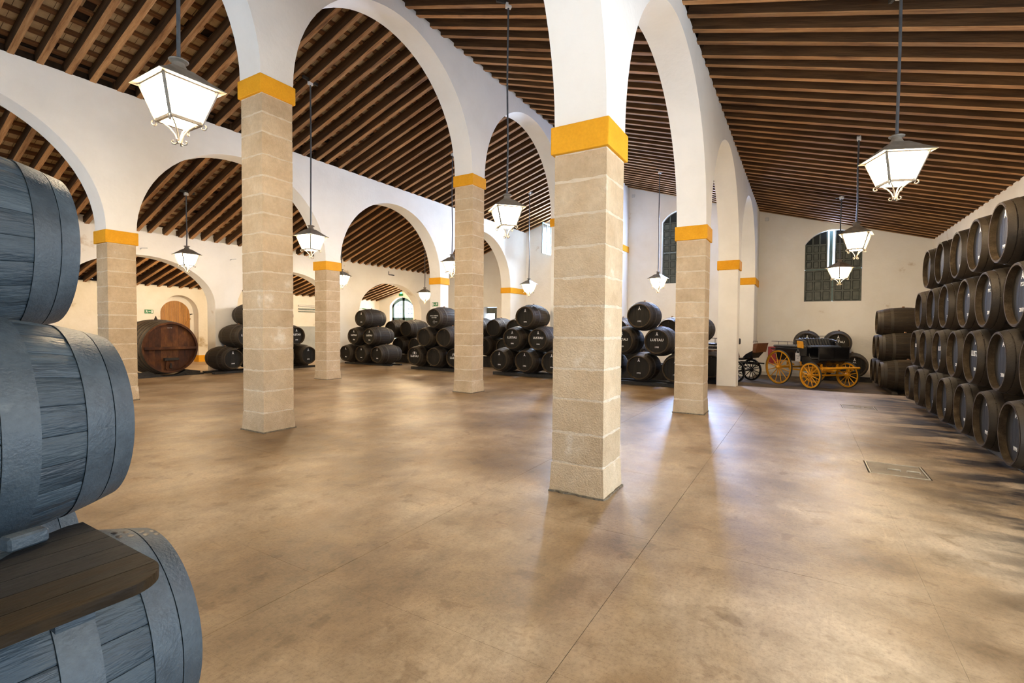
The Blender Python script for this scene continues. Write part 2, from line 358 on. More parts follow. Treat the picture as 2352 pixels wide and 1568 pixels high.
# generic wall with arched openings, made of vertical strips
def strip_wall(name, m, s0, s1, zlo, top, t0, t1, openings, axis, parent=None, breaks=(), label=None, nseg=28):
    """openings: (a, b, sill or None, zfun); axis 'U': runs along X with t in Y; 'V': runs along Y with t in X"""
    mb = MB()
    def P(s, t, z): return (s, t, z) if axis == 'U' else (t, s, z)
    def quad(a, za0, za1, b, zb0, zb1, t): mb.add([P(a, t, za0), P(b, t, zb0), P(b, t, zb1), P(a, t, za1)], [(0, 1, 2, 3)])
    def span(a, b):
        for t in (t0, t1): quad(a, zlo, top(a), b, zlo, top(b), t)
        mb.add([P(a, t0, top(a)), P(b, t0, top(b)), P(b, t1, top(b)), P(a, t1, top(a))], [(0, 1, 2, 3)])
        mb.add([P(a, t0, zlo), P(b, t0, zlo), P(b, t1, zlo), P(a, t1, zlo)], [(0, 1, 2, 3)])
    def solid(a, b):
        cuts = sorted({a, b, *[c for c in breaks if a < c < b]})
        for p, q in zip(cuts, cuts[1:]): span(p, q)
    cur = s0
    for (a, b, sill, zf) in sorted(openings, key=lambda o: o[0]):
        if a > cur: solid(cur, a)
        zs = zlo if sill is None else sill
        # cosine-spaced samples so that the springing of round arches stays smooth
        xs = [(a + b) / 2 - (b - a) / 2 * math.cos(PI * i / nseg) for i in range(nseg + 1)]
        for p, q in zip(xs, xs[1:]):
            for t in (t0, t1): quad(p, zf(p), top(p), q, zf(q), top(q), t)
            mb.add([P(p, t0, zf(p)), P(q, t0, zf(q)), P(q, t1, zf(q)), P(p, t1, zf(p))], [(0, 1, 2, 3)])
            mb.add([P(p, t0, top(p)), P(q, t0, top(q)), P(q, t1, top(q)), P(p, t1, top(p))], [(0, 1, 2, 3)])
        for e in (a, b):
            if zf(e) > zs + .001: mb.add([P(e, t0, zs), P(e, t1, zs), P(e, t1, zf(e)), P(e, t0, zf(e))], [(0, 1, 2, 3)])
        if sill is not None and sill > zlo:
            for t in (t0, t1): quad(a, zlo, sill, b, zlo, sill, t)
            mb.add([P(a, t0, sill), P(b, t0, sill), P(b, t1, sill), P(a, t1, sill)], [(0, 1, 2, 3)])
        cur = b
    if cur < s1: solid(cur, s1)
    for e in (s0, s1): mb.add([P(e, t0, zlo), P(e, t1, zlo), P(e, t1, top(e)), P(e, t0, top(e))], [(0, 1, 2, 3)])
    me = mb.mesh(name, m, True, fix=False)
    bm = bmesh.new(); bm.from_mesh(me); bmesh.ops.remove_doubles(bm, verts=bm.verts, dist=.0005)
    bmesh.ops.recalc_face_normals(bm, faces=bm.faces); bm.to_mesh(me); bm.free()
    me.polygons.foreach_set('use_smooth', [True] * len(me.polygons)); me.set_sharp_from_angle(angle=math.radians(35))
    return struct(put(name, me, parent), label)
def arch(c, half, spring, rise):
    def f(s):
        t = max(0, 1 - ((s - c) / half) ** 2); return spring + rise * math.sqrt(t)
    return f
def segment(c, half, edge, rise):                 # shallow segmental arch
    rad = (half * half + rise * rise) / (2 * rise)
    def f(s): return edge + math.sqrt(max(0, rad * rad - (s - c) ** 2)) - (rad - rise)
    return f

# ------------------------------------------------------------------ floor
fl = MB(); fl.box(UBACK - .3, UEND + .2, -4.3, VE + 1.0, -.9, SUNK)
floor = struct(fl.build('floor', M['earth']), 'dark earth floor under the concrete slabs of the hall')
hatches = [(6.96, 7.55, -1.25, -.70), (12.45, 13.0, -1.34, -.76)]
def slab(u0, u1, v0, v1):
    jw = lambda x, tab: next((w_ for p_, w_ in tab if abs(x - p_) < .02), .0005)
    GU = ((3.78, .0012), (5.485, .0014)); GV = ((.99, .0018), (2.69, .0015))
    holes = [(h_[0] - .014, h_[1] + .014, h_[2] - .014, h_[3] + .014) for h_ in hatches]
    holes = [h for h in holes if h[0] < u1 and h[1] > u0 and h[2] < v1 and h[3] > v0]
    mb = MB()
    us = sorted({u0, u1, *[x for h in holes for x in h[:2] if u0 < x < u1]}); vs = sorted({v0, v1, *[x for h in holes for x in h[2:] if v0 < x < v1]})
    for a, b in zip(us, us[1:]):
        for c, d in zip(vs, vs[1:]):
            cu, cv = (a + b) / 2, (c + d) / 2
            if any(h[0] < cu < h[1] and h[2] < cv < h[3] for h in holes): continue
            mb.box(a + (jw(a, GU) if a == u0 else 0), b - (jw(b, GU) if b == u1 else 0), c + (jw(c, GV) if c == v0 else 0), d - (jw(d, GV) if d == v1 else 0), SUNK + .001, 0)
    mb.build('concrete_slab', M['floor'], floor)
gu = [-7.0] + [3.78 + 1.705 * k for k in range(-6, 7)] + [15.6]
gu_far = [15.6, 17.42, 19.125, 20.83, 22.3]
gv = [-4.0] + [.99 + 1.70 * k for k in range(-2, 13)] + [VE + .9]
for a, b in zip(gu, gu[1:]):
    for c, d in zip(gv, gv[1:]): slab(a, b, c, d)
for a, b in zip(gu_far, gu_far[1:]):
    for c, d in zip(gv, gv[1:]):
        if c > 7.0: slab(a, b, c, d)

# ------------------------------------------------------------------ arcades
def arcade(v, dz, wall_top, crown, label):
    zt = ZT + dz
    ops = []
    for a, b in zip(U, U[1:]):
        c = (a + b) / 2; h = DU / 2 - HW
        ops.append((a + HW, b - HW, None, arch(c, h, zt, crown - zt)))
    return strip_wall('wall_arcade', M['plaster'], UBACK, UEND, zt - .02, lambda s: wall_top, v - HW, v + HW, ops, 'U', label=label, nseg=36)
arcade(VA, 0, 6.47, ZT + DU / 2 - HW, 'white plastered arcade wall with high round arches next to the carriage nave')
arcade(VB, DZB, 8.2, ZT + DZB + DU / 2 - HW, 'tallest white plastered arcade wall under the roof ridge')
arcade(VC, 0, 6.57, 5.97, 'white plastered arcade wall between the ridge nave and the low arches')
strip_wall('wall_arcade', M['plaster_end'], UBACK, UEND, -.1, lambda s: 4.6, VD - .26, VD + .26,
           [(c - 2.17, c + 2.17, -.1, arch(c, 2.17, 2.35, 1.49)) for c in (-3.59, 1.85, 7.29, 12.42, 18.17)], 'U',
           label='low white wall with wide basket arches behind the outermost columns', nseg=36)
strip_wall('wall_outer', M['plaster_stain'], UBACK, UEND + .2, -.2, lambda s: 3.3, VE, VE + .5,
           [(c - .75, c + .75, -.1, arch(c, .75, 2.15, .78)) for c in (5.31, 10.75)], 'U', label='outer white wall with two arched door niches')
strip_wall('wall_side', M['plaster_end'], UBACK, UEND + .2, -.2, lambda s: 4.86, VR - .4, VR,
           [(2.0, 5.0, -.1, segment(3.5, 1.5, 3.3, .4))], 'U', label='white side wall behind the long barrel row')  # opening out of view, added for the side fill daylight
zend = lambda s: roof_z(s) + .32
brk = [p[0] for p in PROF]
WINR = (-1.84, 0.0); WINT = (3.68, 5.53); WINB = (9.25, 11.05)
strip_wall('wall_end', M['plaster_end'], VR - .4, VE + .5, -.3, zend, UEND, UEND + .42,
           [(WINR[0], WINR[1], 2.75, segment(-.92, .92, 4.98, .5)), (WINT[0], WINT[1], 3.67, segment(4.605, .925, 6.4, .5)),
            (WINB[0], WINB[1], 5.35, segment(10.15, .9, 6.75, .25)), (14.3, 15.16, 1.7, lambda s: 2.76),
            (20.33, 22.25, .9, segment(21.29, .96, 2.95, .5))], 'V', breaks=brk, label='far end wall with shuttered windows', nseg=16)
strip_wall('wall_back', M['plaster'], VR - .4, VE + .5, -.3, zend, UBACK - .4, UBACK,
           [(-2.7, .9, -.2, segment(-.9, 1.8, 3.6, .4)), (2.3, 6.9, -.2, segment(4.6, 2.3, 4.2, .6)),
            (8.0, 12.0, -.2, segment(10, 2.0, 4.4, .4)), (13.4, 17.4, -.2, segment(15.4, 2.0, 3.7, .4))], 'V', breaks=brk, label='unseen rear wall with doorways added to admit daylight', nseg=16)

# columns ----------------------------------------------------------------
def block_mesh(wu, wv, z0, z1):
    """a stone course with irregular upper and lower arrises"""
    mb = MB(); n = 8; hu, hv = wu / 2, wv / 2
    loop = []
    for (a, b) in (((-hu, -hv), (hu, -hv)), ((hu, -hv), (hu, hv)), ((hu, hv), (-hu, hv)), ((-hu, hv), (-hu, -hv))):
        for i in range(n): t = i / n; loop.append((a[0] + (b[0] - a[0]) * t, a[1] + (b[1] - a[1]) * t))
    m = len(loop); vs = []
    lo = [z0 + R.uniform(0, .014) for _ in range(m)]; hi = [z1 - R.uniform(0, .014) for _ in range(m)]
    ins = .005
    def sc_(p, d): return (p[0] - math.copysign(min(d, abs(p[0])), p[0]) * (abs(abs(p[0]) - hu) < 1e-6), p[1] - math.copysign(min(d, abs(p[1])), p[1]) * (abs(abs(p[1]) - hv) < 1e-6))
    rings = [(ins, lo, 0), (0, lo, .006), (0, hi, -.006), (ins, hi, 0)]
    for d, zz, off in rings:
        for i, p in enumerate(loop):
            j = R.uniform(-.0025, .0025); q = sc_(p, d + j); vs.append((q[0], q[1], zz[i] + off))
    fs = []
    for r_ in range(3):
        for i in range(m):
            k = (i + 1) % m; fs.append((r_ * m + i, r_ * m + k, (r_ + 1) * m + k, (r_ + 1) * m + i))
    fs.append(tuple(range(m))[::-1]); fs.append(tuple(3 * m + i for i in range(m)))
    return mb.add(vs, fs)
def band_part(parent, z0, z1, u0=-.296, u1=.296, v0=-.3, v1=.3):
    me = MB().box(u0, u1, v0, v1, z0, z1).mesh('capital_band', M['yellow']); bevel(me, .012, 2)
    return put('capital_band', me, parent)
SU, SV = .512, .542
def stone_column(u, v, dz, label):
    t = thing('stone_column', label, 'column', (u, v, 0), 0, 'sandstone columns of the arcades')
    zb = ZB + dz
    hts = [];
    z = .0; n = round(zb / .295)
    raw = [1 + R.uniform(-.13, .13) for _ in range(n)]; s_ = sum(raw)
    for k in range(n):
        h = zb * raw[k] / s_; fl_ = .035 if k == 0 else 0
        b = block_mesh(SU + (0 if k else .012), SV + (0 if k else .012), z + .003, z + h - .004)
        if k == 0:                                # foot spreads slightly
            b.v = [(x * (1 + .05 * max(0, .10 - zz) / .10), y * (1 + .05 * max(0, .10 - zz) / .10), zz) for x, y, zz in b.v]
        b.build('stone_block', M['stone'], t); z += h
    c = MB(); c.box(-SU / 2 + .004, SU / 2 - .004, -SV / 2 + .004, SV / 2 - .004, 0, zb)
    c.build('mortar', M['mortar'], t)
    # lumpy mortar squeezed out of joints
    ft = MB(); pts = []
    for (a, b) in (((-1, -1), (1, -1)), ((1, -1), (1, 1)), ((1, 1), (-1, 1)), ((-1, 1), (-1, -1))):
        for i in range(7):
            tt = i / 7; pts.append(((a[0] + (b[0] - a[0]) * tt) * (SU / 2 + .018 + R.uniform(0, .02)), (a[1] + (b[1] - a[1]) * tt) * (SV / 2 + .018 + R.uniform(0, .02))))
    ft.prism(pts, 0.0, .016); ft.build('foot_joint', M['foot'], t)
    band_part(t, zb, ZT + dz)
    return t
def plaster_pillar(u, v, dz, label, u0=-.26, u1=.26, low=0.0):
    t = thing('plaster_pillar', label, 'pillar', (u, v, 0), 0)
    me = MB().box(u0, u1, -.265, .265, low, ZB + dz).mesh('shaft', M['plaster']); bevel(me, .02, 2); put('shaft', me, t)
    band_part(t, ZB + dz, ZT + dz, u0 - .035, u1 + .035 if u1 < 1 else u1)
    return t
stone_column(U[2], VA, 0, 'big sandstone column with yellow band, standing nearest to the middle of the floor')
stone_column(U[3], VA, 0, 'sandstone column with yellow band directly before the white plaster pillar')
stone_column(U[2], VB, DZB, 'tall pale sandstone column with high yellow band beside the round red vat')
stone_column(U[3], VB, DZB, 'tall sandstone column with yellow band between cask pyramids with crests and 1994')
stone_column(U[2], VC, 0, 'sandstone column with bright yellow band between slate-blue casks and red vat')
stone_column(U[3], VC, 0, 'slim far sandstone column with yellow band beside the 1996 cask pyramid')
plaster_pillar(U[4], VA, 0, 'white plaster pillar with yellow band next to the yellow-wheeled carriage', low=SUNK)
plaster_pillar(U[4], VB, DZB, 'white plaster pillar half hidden behind the big sandstone column')
plaster_pillar(U[4], VC, 0, 'white plaster pillar carrying the green exit sign')
plaster_pillar(U[5], VA, 0, 'white wall pier with yellow band at the end wall behind the carriages', u1=UEND - U[5], low=SUNK)
plaster_pillar(U[5], VB, DZB, 'white wall pier with small yellow band seen past the big column', u1=UEND - U[5], low=SUNK)
plaster_pillar(U[5], VC, 0, 'white wall pier with long yellow band behind the 1994 casks', u1=UEND - U[5])
for v, dz in ((VA, 0), (VB, DZB), (VC, 0)):
    for k in (0, 1): struct(plaster_pillar(U[k], v, dz, 'white pillar of the arcade behind the photographer'))
# yellow plinths on the low wall
pl = MB(); pl.box(11.5, 13.38, VE - .02, VE, 0, .3); pl.box(11.485, 11.5, VE - .02, VE + .4, 0, .3); struct(pl.build('baseboard_outer', M['yellow']))
# kerb at the foot of the end wall
kb = MB(); kb.box(21.95, UEND, VR, VA - .27, SUNK, SUNK + .13); struct(kb.build('trim_kerb', M['plaster_stain']))

# ------------------------------------------------------------------ roof: six slopes of rafters, battens, clay tiles
RW, RD, RSP = .112, .235, .4055
def slope(idx, va, vb, tile_parts, label, ext_a=.0, ext_b=.0, tiles=True):
    za, zb = roof_z(va + 1e-6 if va < vb else va), roof_z(vb - 1e-6)
    d = Vector((0, vb - va, zb - za)); Lg = d.length; d.normalize(); n = Vector((0, -d.z, d.y))
    if n.z < 0: n = -n
    a = Vector((0, va, za)) - d * ext_a; b = Vector((0, vb, zb)) + d * ext_b; Lg = (b - a).length
    top = RD + .065 + .03
    dk = MB(); o1 = a + n * top; o2 = b + n * top
    dk.add([(UBACK - .3, o1.y, o1.z), (UEND + .3, o1.y, o1.z), (UEND + .3, o2.y, o2.z), (UBACK - .3, o2.y, o2.z)] +
           [(UBACK - .3, o1.y, o1.z + .08), (UEND + .3, o1.y, o1.z + .08), (UEND + .3, o2.y, o2.z + .08), (UBACK - .3, o2.y, o2.z + .08)],
           [(0, 1, 2, 3), (7, 6, 5, 4), (0, 4, 5, 1), (1, 5, 6, 2), (2, 6, 7, 3), (3, 7, 4, 0)])
    root = struct(dk.build('ceiling', M['deck']), label)
    # rafters share one mesh: local y along the slope
    ang = math.atan2(d.z, d.y)
    rme = MB().box(-RW / 2, RW / 2, 0, Lg, 0, RD).mesh('rafter', M['rafter']); bevel(rme, .006); rme.materials.append(M['rafter_side_shade'])
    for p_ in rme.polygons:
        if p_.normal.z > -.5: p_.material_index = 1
    k = 0; u = -1.02
    while u < UEND - .05:
        ob = put('rafter', rme, root, (u + R.uniform(-.012, .012), a.y, a.z), (ang, R.uniform(-.02, .02), R.uniform(-.003, .003)))
        ob.scale = (R.uniform(.9, 1.12), 1, 1); u += RSP
    bsp = .325; nb = int(Lg / bsp)
    bme = MB().box(-1.4, UEND, -.042, .042, 0, .055).mesh('batten', M['batten'])
    for i in range(nb + 1):
        p = a + d * (i * bsp + .05) + n * RD
        put('batten', bme, root, (0, p.y, p.z), (ang, 0, 0))
    if not tiles: return root
    tw = .152; tme = MB().box(-tw / 2 + .003, tw / 2 - .003, -.160, .160, 0, .025).mesh('roof_tile', M['tile'])
    rest = MB(); cnt = 0; cands = []
    for i in range(nb):
        p = a + d * (i * bsp + .05 + bsp / 2) + n * (RD + .058)
        for j in range(int((UEND + 1.4) / tw)):
            if R.random() < .05: continue
            cands.append((p, -1.3 + j * tw))
    if tile_parts:
        def seen(c):
            p, uu = c; return (uu - .0) ** 2 + p.y ** 2 + (p.z - EYE) ** 2 if uu > 1.15 + .0 else 1e6
        vis = [c for c in cands if (c[1] > .16 * c[0].y) and (abs(((c[1] + 1.02) / RSP) % 1 - .5) < .36)]
        vis.sort(key=seen); near = set(id(c) for c in vis[:300])
    else: near = set()
    ca, sa = math.cos(ang), math.sin(ang)
    for c in cands:
        p, uu = c; tl = R.uniform(-.03, .03); dzz = R.uniform(0, .006)
        if id(c) in near: put('roof_tile', tme, root, (uu, p.y, p.z + dzz), (ang + tl, R.uniform(-.02, .02), 0))
        else:
            vs = []
            h1 = .160
            for x in (uu - tw / 2 + .003, uu + tw / 2 - .003):
                for y in (-h1, h1):
                    vs.append((x, p.y + y * ca, p.z + y * sa + dzz + y * tl))
            rest.add([vs[0], vs[1], vs[3], vs[2]], [(0, 1, 2, 3)])
    stuff(rest.build('roof_tiles', M['tile'], root, fix=False))
    return root
slope(0, VR, VA - .26, False, 'timber ceiling slope over the carriage nave', .25, 0)
slope(1, VA - .26, VB, False, 'timber ceiling slope rising to the ridge', 0, 0)
slope(2, VB, VC - .26, True, 'timber ceiling slope falling from the ridge, with clay tiles showing', 0, 0)
slope(3, VC - .26, VD - .26, False, 'timber ceiling slope over the round vat', 0, 0)
slope(4, VD - .26, VE, False, 'low timber ceiling of the outermost nave', 0, .5)
# white plaster fill between rafter ends over the low wall, dark wall plates over the arcades
pf = MB(); pf.box(UBACK, UEND, VD - .2, VD + .2, 4.6, 4.82); struct(pf.build('trim_fill', M['plaster_end']))
for v, zz in ((VA, 6.47), (VC, 6.57)):
    wp = MB(); wp.box(UBACK, UEND, v - .12, v + .12, zz, zz + .2); struct(wp.build('trim_plate', M['deck']))

# ------------------------------------------------------------------ casks
BL, RH, RB = 1.28, .345, .447
def prof(x):
    t = (x - BL / 2) / (BL / 2); return RH + (RB - RH) * (1 - abs(t) ** 2.1)
NST = 28
def stave_body():
    mb = MB(); xs = [0, .02, .08, .18, .3, .45, .64, .83, .98, 1.1, 1.2, 1.26, BL]
    n = NST * 3
    for x in xs:
        r = prof(x)
        for s_ in range(NST):
            t0 = 2 * PI * s_ / NST; dt = 2 * PI / NST
            for (tt, rr) in ((t0, r - .006), (t0 + dt * .07, r), (t0 + dt * .93, r)):
                mb.v.append((x, rr * math.cos(tt), rr * math.sin(tt)))
    for i in range(len(xs) - 1):
        for k in range(n):
            l = (k + 1) % n; mb.f.append((i * n + k, i * n + l, (i + 1) * n + l, (i + 1) * n + k))
    return mb
def ring_mesh(x0, x1, name, m, lift=.0045, n=40):
    xs = [x0, (x0 + x1) / 2, x1]
    pr = [(prof(x0) - .004, x0)] + [(prof(x) + lift, x) for x in xs] + [(prof(x1) - .004, x1)]
    return MB().lathe(pr, n, 'X').mesh(name, m, True)
HOOPS = [(.003, .066), (.078, .145), (.310, .380)]
HOOPS += [(BL - b, BL - a) for a, b in HOOPS[::-1]]
def chime_meshes(m):
    c = .066                                      # stave ends seen round either head
    return (MB().lathe([(RH + .001, -.001), (RH - .021, -.001), (RH - .030, c)], 48, 'X').mesh('chime', m, True),
            MB().lathe([(RH - .030, BL - c), (RH - .021, BL + .001), (RH + .001, BL + .001)], 48, 'X').mesh('chime', m, True))
def board_polys(r, n=6):
    out = []
    for i in range(n):
        y0, y1 = -r + 2 * r * i / n + .0015, -r + 2 * r * (i + 1) / n - .0015
        pts = []
        for k in range(7):
            y = y0 + (y1 - y0) * k / 6; pts.append((y, math.sqrt(max(0, r * r - y * y))))
        out.append(pts + [(y, -z) for y, z in pts[::-1]])
    return out
def head_meshes(m):
    x0 = .062; back = MB(); front = []
    for p in board_polys(RH - .031):
        front.append(MB().prism(p, x0, x0 + .02, 'X').mesh('head_board', m)); back.prism(p, BL - x0 - .02, BL - x0, 'X')
    whole = MB()
    for p in board_polys(RH - .031): whole.prism(p, x0, x0 + .02, 'X')
    return front, whole.mesh('head', m), back.mesh('rear_head', m)
body_me = stave_body().mesh('staves', M['barrel'], True)
hoop_me = [ring_mesh(a, b, 'hoop', M['hoop']) for a, b in HOOPS]
chime_me = chime_meshes(M['rim'])
board_me, head_me, rear_me = head_meshes(M['head'])
bung_me = MB().lathe([(.001, RB + .0), (.032, RB - .01), (.032, RB + .022), (.026, RB + .03), (.001, RB + .03)], 12, 'Z').mesh('bung', M['cork'], True)
bung_me.transform(Matrix.Translation((BL / 2, 0, 0)))
plug_me = MB().disc(.012, .0585, 10, 'X').lathe([(.012, .0585), (.012, .064)], 10, 'X').mesh('tap_plug', M['cork'])
HEADROT = Matrix(((0, 0, -1), (-1, 0, 0), (0, 1, 0)))      # text x -> -Y, y -> Z, normal -> -X
def head_text(parent, body, size, z, m=None, spacing=1.0, y=0, name='lettering'):
    o = put(name, text_mesh(body, size, m or M['white_paint'], spacing), parent)
    o.matrix_local = Matrix.Translation((.0595, y, z)) @ HEADROT.to_4x4(); return o
def crest_mesh():
    mb = MB()
    sh = [(-.035, .045), (.035, .045), (.035, -.005), (.02, -.035), (0, -.05), (-.02, -.035), (-.035, -.005)]
    mb.prism(sh, -.001, .0015); 
    for i in range(3): mb.prism([(-.03 + .03 * i - .008, .05), (-.03 + .03 * i + .008, .05), (-.03 + .03 * i, .07)], -.001, .0015)
    for s_ in (-1, 1):
        for k in range(6):
            a = -.9 + k * .33; c = (s_ * (.06 + .03 * math.cos(a)), .055 * math.sin(a) - .005)
            mb.prism([(c[0] - .014 * s_, c[1] - .006), (c[0] + .016 * s_, c[1] + .004), (c[0] - .008 * s_, c[1] + .012)], -.001, .0015)
    return mb.mesh('crest', M['white_paint'])
crest_me = crest_mesh()
def cross_mesh():
    mb = MB()
    mb.prism([(-.004, -.05), (.004, -.05), (.004, .05), (-.004, .05)], -.001, .0015); mb.prism([(-.05, -.004), (.05, -.004), (.05, .004), (-.05, .004)], -.001, .0015)
    for p in ((0, .055), (0, -.055), (.055, 0), (-.055, 0)): mb.prism([(p[0] + .012, p[1]), (p[0], p[1] + .012), (p[0] - .012, p[1]), (p[0], p[1] - .012)], -.001, .0015)
    return mb.mesh('cross', M['white_paint'])
cross_me = cross_mesh()
SQ = {'A': ('\u00c3', .105, .205), 'C': ('\u00c2', .105, .205)}
def cask(label, u, v, z, rz, marks=(), boards=False, scale=1.0, group=None, roll=None, rim=True):
    """origin at the centre of the front head; the axis runs along local +X"""
    t = thing('sherry_cask', label, 'barrel', (u, v, z), rz, group); t.scale = (scale,) * 3
    spin = R.uniform(-.12, .12) if roll is None else roll
    o = put('staves', body_me, t, rot=(R.uniform(0, 6.28), 0, 0)); stuff(o)
    for h in hoop_me: put('hoop', h, t)
    for c_ in chime_me: put('chime', c_, t)
    if boards:
        for b in board_me: put('head_board', b, t)
    else: put('head', head_me, t)
    put('rear_head', rear_me, t); put('bung', bung_me, t, rot=(spin, 0, 0))
    if rim: put('tap_plug', plug_me, t, (0, 0, .27))
    for mk in marks:
        if mk in SQ: ch, s_, zz = SQ[mk]; head_text(t, ch, s_, zz, name='emblem')
        elif mk == 'L': head_text(t, 'LUSTAU', .105, .045)
        elif mk == 'LC': head_text(t, 'LUSTAU', .115, .0)
        elif mk == 'PX': head_text(t, 'P.X.', .062, .115)
        elif mk == 'crest':
            o = put('crest', crest_me, t); o.matrix_local = Matrix.Translation((.0595, 0, .125)) @ HEADROT.to_4x4()
        elif mk == 'cross':
            o = put('cross', cross_me, t); o.matrix_local = Matrix.Translation((.0595, 0, -.15)) @ HEADROT.to_4x4()
            head_text(t, 'VORS', .035, -.15, y=-.11)
        elif mk == 'muy': head_text(t, 'PEDRO XIMENEZ', .052, .085); head_text(t, 'MUY VIEJO', .052, .015)
        elif mk.startswith('#'):
            o = put('chalk_number', text_mesh(mk[1:], .085, M['chalk']), t); x = .12; r = prof(x) + .0075; th = .42
            # on the flank that looks back along the nave
            y = r * math.cos(th); zz = r * math.sin(th)
            o.matrix_local = Matrix.Translation((x, y, zz)) @ Matrix(((-1, 0, 0), (0, -math.sin(th), math.cos(th)), (0, math.cos(th), math.sin(th)))).to_4x4()
        else: head_text(t, mk, .062, -.165)
    return t
def skid(label, u0, u1, v0, v1, z0, z1):
    me = MB().box(u0, u1, v0, v1, z0, z1).mesh('timber_skid', M['skid']); bevel(me, .01)
    return tag(put('timber_skid', me), label, 'beam', 'timber skids under the casks')
ORD = ['first', 'second', 'third', 'fourth', 'fifth', 'sixth', 'seventh', 'eighth', 'ninth']

# long row against the side wall: heads look along +V
HV = -1.97; ST = [.524, 1.294, 2.050, 2.812]
rows = [
    (ST[0], [7.40 + 1.012 * k for k in range(7)], [('C', '1995'), ('C', '1995'), ('C', '1995'), ('2000',), ('C', '2000'), ('2001',), ('2001',)], 'bottom'),
    (ST[1], [6.90 + 1.012 * k for k in range(7)], [('C', 'L', '2006'), ('C', '2006'), ('C', 'L', '2006'), ('2006',), ('L', '2007'), ('2007',), ('L', '2007')], 'second'),
    (ST[2], [6.40 + 1.012 * k for k in range(7)], [('C', 'PX', '2009', '#31'), ('C', 'PX', '2010', '#30'), ('C', 'PX', '2010', '#29'), ('PX', '2010', '#26'), ('PX', '2010', '#25'), ('2011', '#24'), ('2011', '#23')], 'third'),
    (ST[3], [6.90 + 1.012 * k for k in range(6)], [('C', '1998', '#18'), ('C', '1998', '#16'), ('C', '1998', '#15'), ('1998', '#13'), ('1998', '#9'), ('#7',)], 'top')]
for z, us, mk, nm in rows:
    n = len(us)
    for i, (u, k) in enumerate(zip(us, mk)):
        cask('black oak cask, %s tier of the long wall row, %s from the carriage end' % (nm, ORD[n - 1 - i]), u, HV + R.uniform(-.02, .02), z, -PI / 2, k, boards=True, group='casks of the long wall row')
for k, vv in enumerate((HV - .33, HV - .95)):
    skid('black timber skid under the long wall row, %s' % ('front one by the hatch covers' if k == 0 else 'rear one close to the wall'), 6.8, 13.9, vv - .07, vv + .07, 0, .078)
# block of casks beyond the slab edge, beside the carriage
FV = -1.93
for (z, us, nm) in ((.375, (17.6, 18.61, 19.62), 'bottom'), (1.135, (18.105, 19.115), 'middle'), (1.895, (18.61,), 'top')):
    for i, u in enumerate(us):
        cask('brown cask, %s tier beside the carriage, %s from the long wall row' % (nm, ORD[i]), u, FV, z, -PI / 2, ('L',) if nm == 'middle' else ('2001',), group='casks beside the carriage')
for k, vv in enumerate((FV - .3, FV - 1.0)): skid('black timber skid under the casks beside the carriage, %s' % ('front' if k == 0 else 'rear'), 17.1, 20.1, vv - .07, vv + .07, SUNK, SUNK + .09)

# pyramids whose heads look back along the naves
def pyramid(nm, u, bots, mids, tops, zz, marks, scale=1.0):
    for tier, vs, z, mk in (('bottom', bots, zz[0], marks[0]), ('middle', mids, zz[1], marks[1]), ('top', tops, zz[2], marks[2])):
        for i, v in enumerate(vs):
            pos = '' if len(vs) == 1 else ', %s from the vat side' % ORD[i]
            mm = mk[i] if i < len(mk) else ()
            kind = 'white-lettered black' if ('L' in mm or 'LC' in mm or 'muy' in mm) else 'black' if mm else 'plain black'
            cask('%s cask, %s tier of %s%s' % (kind, tier, nm, pos), u + R.uniform(-.02, .02), v, z, 0, mm, scale=scale, group='casks of ' + nm)
    lo, hi = min(bots) - .45, max(bots) + .45
    for k, du in enumerate((.42, 1.0)): skid('long black timber skid under %s, %s one' % (nm, 'front' if k == 0 else 'rear'), u + du - .07, u + du + .07, lo, hi, 0, zz[0] - RB * scale - .002)
pyramid('the dark-carriage pyramid', 13.7, [5.02, 4.01, 3.0], [4.515, 3.505], [4.01], (.535, 1.285, 2.01),
        [[('A', '1993')] * 3, [('A', 'L', '1993')] * 2, [('A', '1993')]], .965)
pyramid('the middle pyramid', 13.93, [8.86, 7.87, 6.88], [8.365, 7.375], [7.87], (.54, 1.27, 1.995),
        [[('A', '1994')] * 3, [('A', 'L', '1994')] * 2, [('A', '1994')]], .965)
pyramid('the crested pyramid', 13.95, [12.70, 11.74, 10.78], [12.22, 11.26], [11.74], (.53, 1.255, 1.975),
        [[('crest', 'LC'), (), ('crest', 'LC')], [(), ()], [('muy', 'cross')]], .95)
pyramid('the low-arch pyramid', 14.4, [17.04, 16.10, 15.15], [16.57, 15.63], [16.10], (.475, 1.225, 1.98),
        [[('A', '1996')] * 3, [('A', 'L', '1996')] * 2, [('A', '1996')]], .93)
# second ranks behind them
def rank(nm, u, vs_top, z_top, vs_low, z_low, floor_z):
    for tier, vs, z in (('upper', vs_top, z_top), ('lower', vs_low, z_low)):
        for i, v in enumerate(vs): cask('plain black cask, %s tier behind %s, %s from the vat side' % (tier, nm, ORD[i]), u, v, z, 0, (), scale=.95, group='casks behind ' + nm)
    for k, du in enumerate((.3, .95)): skid('tall timber skid behind %s, %s one' % (nm, 'front' if k == 0 else 'rear'), u + du - .1, u + du + .1, min(vs_low) - .4, max(vs_low) + .4, floor_z, z_low - RB * .95 - .002)
rank('the dark-carriage pyramid', 16.6, [5.6, 3.87, 2.93], 1.62, [6.1, 5.1, 3.4], .86, SUNK)
rank('the middle pyramid', 16.6, [11.78, 10.82, 9.86, 7.0], 1.62, [11.3, 10.34, 9.38, 8.2], .86, 0)
rank('the low-arch pyramid', 16.4, [16.35, 15.4], 1.55, [15.88, 14.92], .80, 0)
cask('single black cask lying on the earth floor just behind the white plaster pillar', 16.0, 2.42, .50, 0, ())
skid('short timber block under the single cask on the earth floor', 16.4, 16.9, 2.1, 2.74, SUNK, .052)
